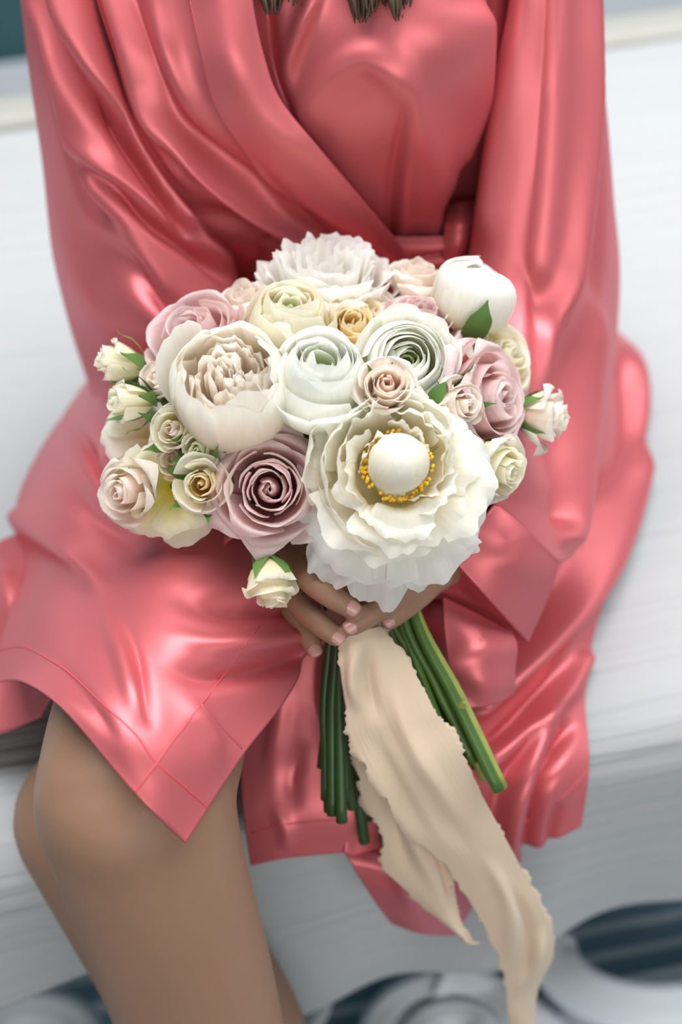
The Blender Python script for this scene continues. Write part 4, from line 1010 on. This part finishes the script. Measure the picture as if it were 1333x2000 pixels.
def peony_bowl(fl, rng, R, H, mat, inner, guards=True):
    """half-closed peony: incurved outer petals round a crowd of folded inner ones"""
    for k in range(34):                                                     # crowded heart
        az = 2.39996 * k + rng.uniform(-0.4, 0.4); t = (k + 0.5) / 34
        rt = R * (0.06 + 0.74 * t)
        zt = H * (0.84 + 0.12 * rng.random())
        prof = [(0.05 * R, H * 0.2), (rt * 0.9, H * 0.45), (rt * 1.02, H * 0.68), (rt * rng.uniform(0.82, 1.0), zt)]
        addp(fl, petal(rng, prof, 0.55 + 0.5 * (1 - t), (0.7, 1.0, 0.9), 'round', 0.2, 0.05 * R, 3.2, 0.0, 0.12, 12, 8, az, 0.05), inner)
    for k in range(10):
        az = 2.39996 * k + 0.4; t = k / 9; q = 0.90 + 0.12 * t
        zt = H * (1.02 - 0.10 * t) * rng.uniform(0.96, 1.04)
        prof = [(0.15 * R, 0), (R * 0.78 * q, H * 0.16), (R * 1.02 * q, H * 0.50), (R * 0.98 * q, H * 0.78), (R * (0.70 + 0.10 * t) * q, zt)]
        addp(fl, petal(rng, prof, 0.82, (0.75, 1.0, 0.92), 'round', 0.17, 0.022 * R, 2.4, 0.0, 0.03, 17, 12, az, 0.035), mat)
    if guards:
        for az in (2.6, 0.5):
            prof = [(0.15 * R, 0), (R * 0.8, H * 0.12), (R * 1.1, H * 0.45), (R * 1.14, H * 0.75), (R * 1.10, H * 0.95)]
            addp(fl, petal(rng, prof, 0.55, (0.75, 1.0, 0.9), 'round', 0.2, 0.03 * R, 2.4, 0.02 * R, 0.0, 15, 11, az, 0.03), mat)

def peony_ruffle(fl, rng, R, H, mat, n=34):
    """full ruffled peony seen from the side"""
    for k in range(n):
        t = (k + 0.5) / n; az = 2.39996 * k + rng.uniform(-0.3, 0.3)
        rt = R * (0.10 + 0.92 * t ** 0.8); zt = H * (1.0 - 0.42 * t ** 1.6) * rng.uniform(0.88, 1.10)
        prof = [(0.1 * R, 0), (rt * 0.66, H * 0.16), (rt * 0.88, H * 0.46), (rt * 0.96, zt * 0.85), (rt * rng.uniform(0.98, 1.14), zt)]
        addp(fl, petal(rng, prof, 0.55 + 0.3 * (1 - t), (0.7, 1.0, 0.95), 'round', 0.18, 0.045 * R, 3.2, 0.03 * R * t, 0.04, 16, 10, az, 0.075), mat)

def open_cup(fl, rng, R, H, mat, n=12):
    """loose open bloom with broad soft petals and a coloured throat"""
    for k in range(n):
        t = k / (n - 1); az = 2.39996 * k + rng.uniform(-0.15, 0.15); q = rng.uniform(0.93, 1.07)
        rt = R * (0.62 + 0.40 * t) * q
        prof = [(0.06 * R, 0), (rt * 0.34, H * 0.26), (rt * 0.62, H * 0.62 * (1 - 0.3 * t)), (rt * 0.86, H * (0.86 - 0.40 * t)), (rt * 1.06, H * (0.88 - 0.62 * t))]
        addp(fl, petal(rng, prof, 0.64, (0.7, 1.0, 0.95), 'round', 0.20, 0.03 * R, 2.4, 0.05 * R, 0.0, 16, 11, az, 0.045), mat)

def closed_bud(fl, rng, R, H, mat, n=8):
    for k in range(n):
        az = 2.39996 * k; q = 0.84 + 0.16 * k / n; zt = H * (1.0 - 0.06 * (k % 3))
        prof = [(0.15 * R, 0), (R * 0.86 * q, H * 0.2), (R * 1.02 * q, H * 0.5), (R * 0.88 * q, H * 0.80), (R * (-0.22 if k < 5 else 0.20) * q, zt)]
        addp(fl, petal(rng, prof, 1.0, (0.75, 1.0, 0.85), 'round', 0.16, 0.015 * R, 2.0, 0.0, 0.03, 15, 12, az, 0.02), mat)

G_SP, G_PE, G_RO, G_RA = 'spray roses in the bouquet', 'peonies in the bouquet', 'mauve roses in the bouquet', 'ranunculus in the bouquet'
def rg(i): return random.Random(100 + i)

f = flower('peony', 'largest white peony, fully open round a closed ball and golden stamens, at the bouquet front', 'peony', 778, 905, 0.868, (0.02, 0.12, 1), 0.034, G_PE)
peony_open(f, rg(1), 0.058, 0.046, PM['ivory'], True, PM['white'])
rr = rg(71)                                                         # long petals that hang lowest
for az, L_, ha in ((-1.72, 0.088, 0.30), (-2.18, 0.082, 0.30), (-1.35, 0.072, 0.34), (-0.80, 0.068, 0.36), (-2.55, 0.072, 0.30)):
    prof = [(0.008, -0.003), (0.40 * L_, -0.001), (0.68 * L_, -0.003), (0.87 * L_, -0.012), (L_, -0.022)]
    addp(f, petal(rr, prof, ha, (0.9, 1.0, 0.75), 'round', 0.22, 0.0028, 2.6, 0.003, 0.0, 21, 13, az, 0.05), PM['white'])

f = flower('garden_rose', 'dusty mauve rose with an open spiral heart, left of the open peony', 'rose', 526, 955, 0.880, (0.02, -0.02, 1), 0.040, G_RO)
rose(f, rg(2), 0.036, 0.046, PM['mauve'], 26, None, 1.0, 0.26)
rr = rg(72)
for az in (-1.7, 0.5, 2.5, 1.4, -2.6, -0.6):
    prof = [(0.006, 0.0), (0.020, 0.007), (0.031, 0.018), (0.040, 0.022), (0.048, 0.017)]
    addp(f, petal(rr, prof, 0.62, (0.8, 1.0, 0.55), 'point', 0.42, 0.0012, 2.0, 0.006, 0, 13, 11, az), PM['mauve'])
sepals(f, rg(2))

f = flower('peony', 'half-closed cream peony bowl with folded peach heart, above the mauve rose', 'peony', 455, 752, 0.895, (-0.04, 0.62, 1), 0.046, G_PE)
peony_bowl(f, rg(3), 0.0385, 0.072, PM['bowl'], PM['blush'])

f = flower('ranunculus', 'white ranunculus with green heart at the centre of the bouquet', 'ranunculus', 627, 715, 0.884, (0.05, 0.72, 1), 0.042, G_RA)
ranunculus(f, rg(4), 0.0305, 0.056, PM['ranun'], PM['green'], 30, 2, (-2.2, -2.75, -1.2, -0.6))

f = flower('ranunculus', 'creamy round ranunculus standing highest, in front of the rear peony', 'ranunculus', 568, 602, 0.925, (0.10, 1.0, 1), 0.036, G_RA)
ranunculus(f, rg(5), 0.0285, 0.048, PM['cream'], PM['green'], 28, 0, ())

f = flower('ranunculus', 'wide open white ranunculus with layered rings, behind the blush spray rose', 'ranunculus', 800, 700, 0.905, (0.12, 0.12, 1), 0.034, G_RA)
ranunculus(f, rg(6), 0.027, 0.040, PM['ranun'], PM['green'], 28, 2, (0.2, 1.0, 1.8, 2.6, 3.4, 4.3, 5.3))

f = flower('spray_rose', 'small blush spray rose between the two white ranunculus and the open peony', 'rose', 757, 745, 0.868, (0.03, 0.25, 1), 0.026, G_SP)
rose(f, rg(7), 0.0205, 0.031, PM['blush'], 18, PM['pinkheart'], 1.0, 0.18, (11, 8), None, 0.6); sepals(f, rg(7), L=0.02)

f = flower('peony', 'ruffled white peony at the back and top of the bouquet', 'peony', 636, 540, 0.985, (0.0, 0.85, 0.6), 0.036, G_PE)
peony_ruffle(f, rg(8), 0.050, 0.058, PM['white'], 40)

f = flower('garden_rose', 'pale mauve rose tilted up at the upper left of the bouquet', 'rose', 378, 648, 0.945, (-0.30, 0.55, 0.85), 0.034, G_RO)
rose(f, rg(9), 0.041, 0.050, PM['mauve'], 24, None, 1.0, 0.24); sepals(f, rg(9))

f = flower('spray_rose', 'closed cream bud at the far upper left tip of the bouquet', 'rose bud', 240, 712, 0.955, (-0.9, 0.15, 0.35), 0.016, G_SP)
rose(f, rg(10), 0.0200, 0.038, PM['cream'], 12, None, 0.78, 0.22, (11, 9), None, 0.15); sepals(f, rg(10), L=0.026, rmax=0.0175)
f = flower('spray_rose', 'cream bud with green sepals just below the far left tip bud', 'rose bud', 262, 786, 0.935, (-0.85, -0.05, 0.55), 0.014, G_SP)
rose(f, rg(11), 0.0190, 0.035, PM['cream'], 12, None, 0.80, 0.2, (11, 9), None, 0.15); sepals(f, rg(11), L=0.026, rmax=0.0170)
f = flower('spray_rose', 'small beige bud tucked behind the cream peony bowl on the left', 'rose bud', 318, 748, 0.945, (-0.4, 0.3, 0.8), 0.014, G_SP)
rose(f, rg(12), 0.0165, 0.030, PM['blush'], 11, None, 0.80, 0.2, (9, 8), None, 0.2); sepals(f, rg(12), rmax=0.0135)
f = flower('spray_rose', 'cream spray rose with peach heart, left beneath the cream peony bowl', 'rose', 332, 838, 0.900, (-0.28, 0.05, 1), 0.024, G_SP)
rose(f, rg(13), 0.0195, 0.030, PM['cream'], 15, PM['blush'], 0.95, 0.16, (11, 8), None, 0.3); sepals(f, rg(13), L=0.026, rmax=0.0175)
f = flower('spray_rose', 'smallest greenish cream bud, between two cream spray roses on the left', 'rose bud', 386, 878, 0.895, (-0.25, -0.2, 1), 0.018, G_SP)
rose(f, rg(14), 0.0150, 0.025, PM['cream'], 11, PM['green'], 0.85, 0.14, (9, 8), None, 0.1); sepals(f, rg(14), L=0.022, rmax=0.0135)
f = flower('spray_rose', 'cream spray rose with folded heart touching the mauve rose on its left', 'rose', 390, 946, 0.885, (-0.06, -0.08, 1), 0.025, G_SP)
rose(f, rg(15), 0.0205, 0.030, PM['cream'], 16, PM['peach'], 0.95, 0.16, (11, 8), PM['ivory'], 0.3); sepals(f, rg(15), L=0.026, rmax=0.0185)
f = flower('spray_rose', 'half-hidden blush spray rose between the left cream spray roses', 'rose', 335, 898, 0.915, (-0.2, 0.0, 1), 0.018, G_SP)
rose(f, rg(16), 0.0160, 0.024, PM['blush'], 12, None, 0.95, 0.16, (9, 8), None, 0.3)

f = flower('lisianthus', 'loose lemon-centred cream bloom at the lower left of the bouquet', 'flower', 330, 955, 0.925, (-0.06, -0.10, 1), 0.020, None)
open_cup(f, rg(17), 0.040, 0.030, PM['lemon'], 13)
f = flower('lisianthus', 'pale cream bloom half hidden at the left edge below the buds', 'flower', 268, 850, 0.945, (-0.45, 0.10, 1), 0.022, None)
open_cup(f, rg(18), 0.034, 0.034, PM['ivory'], 11)
f = flower('spray_rose', 'blush rose at the lower left edge of the bouquet', 'rose', 240, 962, 0.918, (-0.55, -0.2, 0.9), 0.024, G_SP)
rose(f, rg(19), 0.0250, 0.036, PM['blush'], 17, PM['pinkheart'], 1.0, 0.24, (11, 8), None, 0.9); sepals(f, rg(19))

f = flower('spray_rose', 'cream spray rose dangling upside down below the mauve rose', 'rose', 532, 1160, 0.895, (0.12, -0.95, 0.35), 0.024, G_SP)
rose(f, rg(20), 0.0205, 0.036, PM['cream'], 18, None, 0.90, 0.20, (11, 9), None, 0.7); sepals(f, rg(20), L=0.020, rmax=0.014)

f = flower('peony', 'closed white peony bud with one green leaf at the upper right', 'peony', 922, 585, 0.975, (0.25, 0.75, 0.35), 0.024, G_PE)
closed_bud(f, rg(21), 0.0275, 0.052, PM['white'], 9)
rr = rg(73)
prof = [(0.006, -0.004), (0.027, 0.006), (0.0345, 0.022), (0.0345, 0.038)]
addp(f, petal(rr, prof, 0.28, (0.9, 1.0, 0.3), 'point', 0.3, 0.0, 2, 0, 0, 7, 8, -2.0), M_LEAF, 'sepal')
f = flower('spray_rose', 'blush spray rose beside the closed white peony bud at upper right', 'rose', 812, 548, 0.995, (0.15, 0.8, 0.5), 0.020, G_SP)
rose(f, rg(22), 0.0245, 0.038, PM['blush'], 17, None, 0.95, 0.2, (11, 8), None, 0.8); sepals(f, rg(22), L=0.024, rmax=0.015)
f = flower('garden_rose', 'pale mauve rose between the open ranunculus and the peony bud', 'rose', 828, 604, 0.955, (0.20, 0.75, 0.65), 0.032, G_RO)
rose(f, rg(23), 0.031, 0.040, PM['mauve'], 20, None, 1.0, 0.24); 
f = flower('garden_rose', 'peach yellow garden rose glowing between the ranunculus at the centre back', 'rose', 692, 628, 0.948, (0.05, 0.5, 0.9), 0.026, None)
rose(f, rg(24), 0.028, 0.034, PM['peach'], 20, None, 1.0, 0.14, (11, 8), PM['blush'], 0.5)
f = flower('spray_rose', 'blush spray rose tucked under the rear peony beside the peach rose', 'rose', 728, 596, 0.972, (0.1, 0.7, 0.7), 0.020, G_SP)
rose(f, rg(25), 0.021, 0.030, PM['blush'], 14, None, 0.95, 0.2, (9, 8), None, 0.6)
f = flower('garden_rose', 'lilac mauve rose turned sideways at the right of the bouquet', 'rose', 962, 776, 0.940, (0.80, 0.02, 0.70), 0.032, G_RO)
rose(f, rg(26), 0.042, 0.050, PM['mauve'], 24, None, 1.0, 0.26); sepals(f, rg(26))
f = flower('garden_rose', 'pale cream rose behind the right-hand mauve rose', 'rose', 992, 692, 0.980, (0.65, 0.35, 0.7), 0.028, None)
rose(f, rg(27), 0.034, 0.040, PM['cream'], 20, None, 1.0, 0.2)
f = flower('spray_rose', 'white spray rose at the far right tip of the bouquet', 'rose', 1062, 812, 0.965, (0.95, -0.1, 0.35), 0.018, G_SP)
rose(f, rg(28), 0.0245, 0.038, PM['blush'], 16, None, 0.9, 0.2, (11, 9), PM['ivory'], 0.9); sepals(f, rg(28), L=0.024, rmax=0.016)
f = flower('spray_rose', 'cream spray rose between the open ranunculus and the right mauve rose', 'rose', 905, 790, 0.915, (0.55, 0.05, 0.85), 0.022, G_SP)
rose(f, rg(29), 0.0205, 0.034, PM['blush'], 15, None, 0.85, 0.18, (11, 8), PM['ivory'], 0.5); sepals(f, rg(29), L=0.026, rmax=0.0175)
f = flower('spray_rose', 'frilled cream rose at the lower right edge beside the open peony', 'rose', 975, 912, 0.93, (0.7, -0.3, 0.7), 0.022, G_SP)
rose(f, rg(30), 0.0265, 0.040, PM['cream'], 17, None, 0.95, 0.2, (11, 9), PM['ivory'], 0.9); sepals(f, rg(30), L=0.022, rmax=0.016)
f = flower('spray_rose', 'blush rose peeping out behind the creamy highest ranunculus', 'rose', 478, 590, 0.975, (-0.25, 0.75, 0.6), 0.020, G_SP)
rose(f, rg(31), 0.024, 0.036, PM['blush'], 14, None, 0.95, 0.22, (9, 8), None, 0.7)

# ------------------------------------------------------------------ stems (each a part of its own flower)
BIND = D(700, 1178, 0.972)
ends = {0: (910, 1495, 0.985), 1: (668, 1606, 0.975), 2: (650, 1592, 0.980), 3: (712, 1645, 1.03), 4: (700, 1560, 1.01), 5: (948, 1522, 0.985),
        6: (860, 1490, 0.98), 7: (800, 1560, 1.02), 8: (636, 1562, 0.985), 9: (628, 1500, 0.99), 10: (688, 1580, 1.0), 11: (660, 1540, 0.99),
        12: (722, 1600, 1.04), 13: (745, 1570, 1.04), 14: (755, 1657, 1.05), 15: (735, 1500, 1.01), 16: (642, 1585, 0.99), 17: (655, 1520, 0.995),
        18: (678, 1560, 0.99), 19: None, 20: (975, 1545, 0.968), 21: (900, 1460, 0.985), 22: (930, 1500, 0.99), 23: (880, 1480, 0.985),
        24: (850, 1500, 0.98), 25: (982, 1540, 0.975), 26: (955, 1510, 0.98), 27: (925, 1490, 0.975), 28: (895, 1500, 0.97), 29: (870, 1450, 0.975), 30: (760, 1540, 1.02)}
rs = random.Random(11)
for i, (o, base, ax) in enumerate(FLOWERS):
    iw = np.array(o.matrix_world.inverted())
    loc = lambda p: iw[:3, :3] @ p + iw[:3, 3]
    e = ends.get(i)
    if e is None:
        pts = [base, base - ax * 0.02, D(505, 1060, 0.905), D(560, 1040, 0.94)]; rad = [0.0030, 0.0026, 0.0024, 0.0024]
    else:
        E = D(*e)
        side = (e[0] - 780) / 190.0
        px = 700 + (side * 112 if side > 0 else side * 70) + rs.uniform(-12, 12)
        b = D(px, 1185 + rs.uniform(-5, 5), 0.972 + rs.uniform(-0.012, 0.010))
        mid = base * 0.45 + b * 0.55
        mid = mid + (D(660, 950, 1.0) - mid) * 0.25
        r = 0.0040 if i in (0, 1, 2, 20, 25, 3) else 0.0032
        pts = [base, base - ax * 0.018, mid, b, b * 0.5 + E * 0.5 + (rs.uniform(-0.003, 0.003), 0, 0.002), E]; rad = [r * 0.9, r * 0.85, r, r, r, r * 1.05]
    me = tube_mesh('stem', [loc(p) for p in pts], rad, 8, 36)
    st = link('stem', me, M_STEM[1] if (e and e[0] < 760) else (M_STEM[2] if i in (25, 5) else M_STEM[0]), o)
    if e is not None and i in (0, 20, 21, 24, 3, 8):      # nodes where leaves were stripped
        q = pts[3] * 0.45 + pts[5] * 0.55 + (0, 0, 0.001)
        link('node', tube_mesh('node', [loc(q), loc(q + (0.003, -0.002, 0.008))], [rad[0] * 1.25, 0.0008], 6, 6), M_STEM[2], o)
# stamens and foliage deep inside the bouquet
def leaf(name, label, a, b, wdt, bow, seed):
    a = np.asarray(a); b = np.asarray(b); t = b - a; L = np.linalg.norm(t); t /= L
    v = CAM - (a + b) / 2; v /= np.linalg.norm(v); n = v - t * (v @ t); n /= np.linalg.norm(n); s = np.cross(t, n)
    V = []; nv = 12; nu = 5
    for j in range(nv):
        q = j / (nv - 1); w = wdt * math.sin(math.pi * (0.04 + 0.96 * q) ** 0.8) ** 0.9 if q < 1 else 0
        for i in range(nu):
            u = -1 + 2 * i / (nu - 1)
            V.append(a + t * L * q + s * u * w + n * (bow * math.sin(math.pi * q) + 0.25 * w * abs(u)))
    o = link(name, mesh_from(name, V, grid_faces(nv, nu)), M_LEAF)
    tag(o, label, 'leaf', 'green leaves in the bouquet'); return o
leaf('leaf', 'short green leaf above the dangling spray rose', D(522, 1128, 0.902), D(505, 1062, 0.912), 0.007, 0.003, 1)
leaf('leaf', 'dark green leaf in the gap between the white ranunculus and the open peony', D(690, 850, 0.93), D(640, 800, 0.915), 0.010, 0.003, 2)
leaf('leaf', 'dark green leaf in the gap above the mauve rose', D(470, 900, 0.93), D(425, 862, 0.93), 0.010, 0.003, 3)
leaf('leaf', 'narrow green leaf beside the blush spray rose', D(700, 790, 0.91), D(698, 750, 0.895), 0.004, 0.001, 4)
leaf('leaf', 'green leaf tip poking out by the cream spray rose at right', D(840, 790, 0.90), D(872, 745, 0.895), 0.005, 0.001, 5)

# ------------------------------------------------------------------ silk ribbon
def silk_mat():
    m, nt, p = new_mat('champagne_silk')
    p.inputs['Base Color'].default_value = (0.78, 0.62, 0.46, 1); p.inputs['Roughness'].default_value = 0.62
    p.inputs['Specular IOR Level'].default_value = 0.35; p.inputs['Sheen Weight'].default_value = 0.3; p.inputs['Anisotropic'].default_value = 0.4
    uv = nt.nodes.new('ShaderNodeUVMap'); uv.uv_map = 'UVMap'
    mp = nt.nodes.new('ShaderNodeMapping'); mp.inputs['Scale'].default_value = (26, 5, 1)
    n = nt.nodes.new('ShaderNodeTexNoise'); n.inputs['Scale'].default_value = 1; n.inputs['Detail'].default_value = 6
    nt.links.new(uv.outputs[0], mp.inputs[0]); nt.links.new(mp.outputs[0], n.inputs['Vector'])
    b = nt.nodes.new('ShaderNodeBump'); b.inputs['Strength'].default_value = 0.16; b.inputs['Distance'].default_value = 0.003
    nt.links.new(n.outputs['Fac'], b.inputs['Height']); nt.links.new(b.outputs[0], p.inputs['Normal'])
    tr = nt.nodes.new('ShaderNodeBsdfTranslucent'); tr.inputs['Color'].default_value = (0.72, 0.52, 0.35, 1)
    mx = nt.nodes.new('ShaderNodeMixShader'); mx.inputs[0].default_value = 0.22
    nt.links.new(p.outputs[0], mx.inputs[1]); nt.links.new(tr.outputs[0], mx.inputs[2]); nt.links.new(mx.outputs[0], nt.nodes['Material Output'].inputs[0])
    return m
M_SILK = silk_mat()
ribbon = empty('ribbon', (0, 0, 0))
tag(ribbon, 'champagne silk ribbon with frayed edges trailing from the bouquet stems', 'ribbon')
def ragged(o_rows, seed, amp=5):
    r = random.Random(seed)
    return o_rows
def tail(name, L, R, dL, dR, folds, nr=150, nc=46, seed=3, mid=0.0):
    """silk tail between its left and right edges (image course + depth), torn edges"""
    n = len(L); rows = []
    for i in range(n):
        a = D(*L[i], dL[i]); b = D(*R[i], dR[i]); c = (a + b) / 2 - (FW * mid)
        rows.append([a, a * 0.67 + b * 0.33 - FW * mid * 0.8, a * 0.33 + b * 0.67 - FW * mid * 0.8, b])
    p = cloth(name, rows, M_SILK, ribbon, folds, nr, nc, thick=0.0006, wob=0.0026, seed=seed)
    me = p.o.data; r = np.random.RandomState(seed)
    co = np.empty(len(me.vertices) * 3); me.vertices.foreach_get('co', co); co = co.reshape(nr, nc, 3)
    for col, nx, in ((0, 1), (nc - 1, nc - 2)):                      # frayed rims
        dirv = co[:, col] - co[:, nx]; dirv /= np.linalg.norm(dirv, axis=1)[:, None] + 1e-9
        sm_ = lambda k: np.convolve(r.normal(size=nr), np.ones(k) / k, 'same') * math.sqrt(k)
        j = 0.35 * r.normal(size=nr) + 0.9 * sm_(5) + 1.6 * sm_(15)
        co[:, col] += dirv * (0.0013 * j)[:, None]
    me.vertices.foreach_set('co', co.ravel()); me.update()
    return p
L1 = [(668, 1236), (664, 1300), (676, 1400), (690, 1452), (735, 1530), (800, 1618), (868, 1690), (918, 1770), (960, 1840), (984, 1910), (990, 1975), (1005, 2030)]
R1 = [(742, 1222), (785, 1272), (842, 1370), (868, 1412), (905, 1475), (948, 1560), (992, 1640), (1030, 1715), (1062, 1790), (1082, 1862), (1052, 1935), (1040, 2030)]
dd = [0.935, 0.938, 0.945, 0.950, 0.960, 0.985, 1.01, 1.04, 1.07, 1.10, 1.125, 1.15]
fr = [('g', [(700, 1240), (690, 1320), (700, 1400)], 12, 0.005), ('g', [(725, 1240), (722, 1330), (740, 1420)], 12, -0.005),
      ('g', [(760, 1300), (790, 1420), (850, 1540), (900, 1640)], 18, 0.005), ('g', [(720, 1420), (780, 1540), (850, 1650)], 16, -0.004),
      ('g', [(820, 1480), (860, 1580), (930, 1680)], 18, -0.004), ('g', [(940, 1660), (990, 1760), (1000, 1900)], 14, 0.005),
      ('g', [(970, 1700), (1030, 1800), (1030, 1900), (1010, 1990)], 10, -0.005), ('g', [(1060, 1800), (1040, 1880), (1005, 1960)], 10, 0.006)]
tail('ribbon_tail', L1, R1, dd, [x + 0.004 for x in dd], fr, 180, 50, 3, 0.006)
L2 = [(684, 1420), (694, 1490), (708, 1560), (742, 1625), (752, 1690), (800, 1742), (850, 1790), (905, 1836)]
R2 = [(760, 1440), (790, 1510), (825, 1580), (860, 1640), (882, 1690), (890, 1745), (902, 1795), (925, 1840)]
d2_ = [0.972, 0.984, 0.998, 1.014, 1.028, 1.04, 1.052, 1.06]
fr2 = [('g', [(740, 1480), (790, 1600), (830, 1680), (880, 1790)], 16, 0.006), ('g', [(720, 1500), (770, 1620), (810, 1720)], 14, -0.004),
       ('g', [(830, 1600), (865, 1700), (890, 1800)], 10, -0.005)]
tail('ribbon_tail', L2, R2, d2_, [x + 0.004 for x in d2_], fr2, 120, 44, 9, 0.006)
tip = [D(905, 1832, 1.06), D(918, 1842, 1.062), D(938, 1841, 1.066)]
link('ribbon_thread', tube_mesh('ribbon_thread', tip, [0.0022, 0.0014, 0.0005], 6, 10), M_SILK, ribbon)
# band of the ribbon bound round the stems, inside the hands
V = []; nb, sg = 10, 20
axis = D(700, 1240, 0.965) - D(690, 1130, 0.97); Lb = np.linalg.norm(axis); axis /= Lb
xa = np.cross(axis, FW); xa /= np.linalg.norm(xa); ya = np.cross(axis, xa)
for j in range(nb):
    for k in range(sg):
        a = 6.283 * k / sg; r = 0.0205 + 0.0012 * math.sin(3 * a + j)
        V.append(D(690, 1130, 0.97) + axis * Lb * j / (nb - 1) + r * (math.cos(a) * xa * 1.1 + math.sin(a) * ya * 0.8))
link('ribbon_band', mesh_from('ribbon_band', V, grid_faces(nb, sg, True)), M_SILK, ribbon)
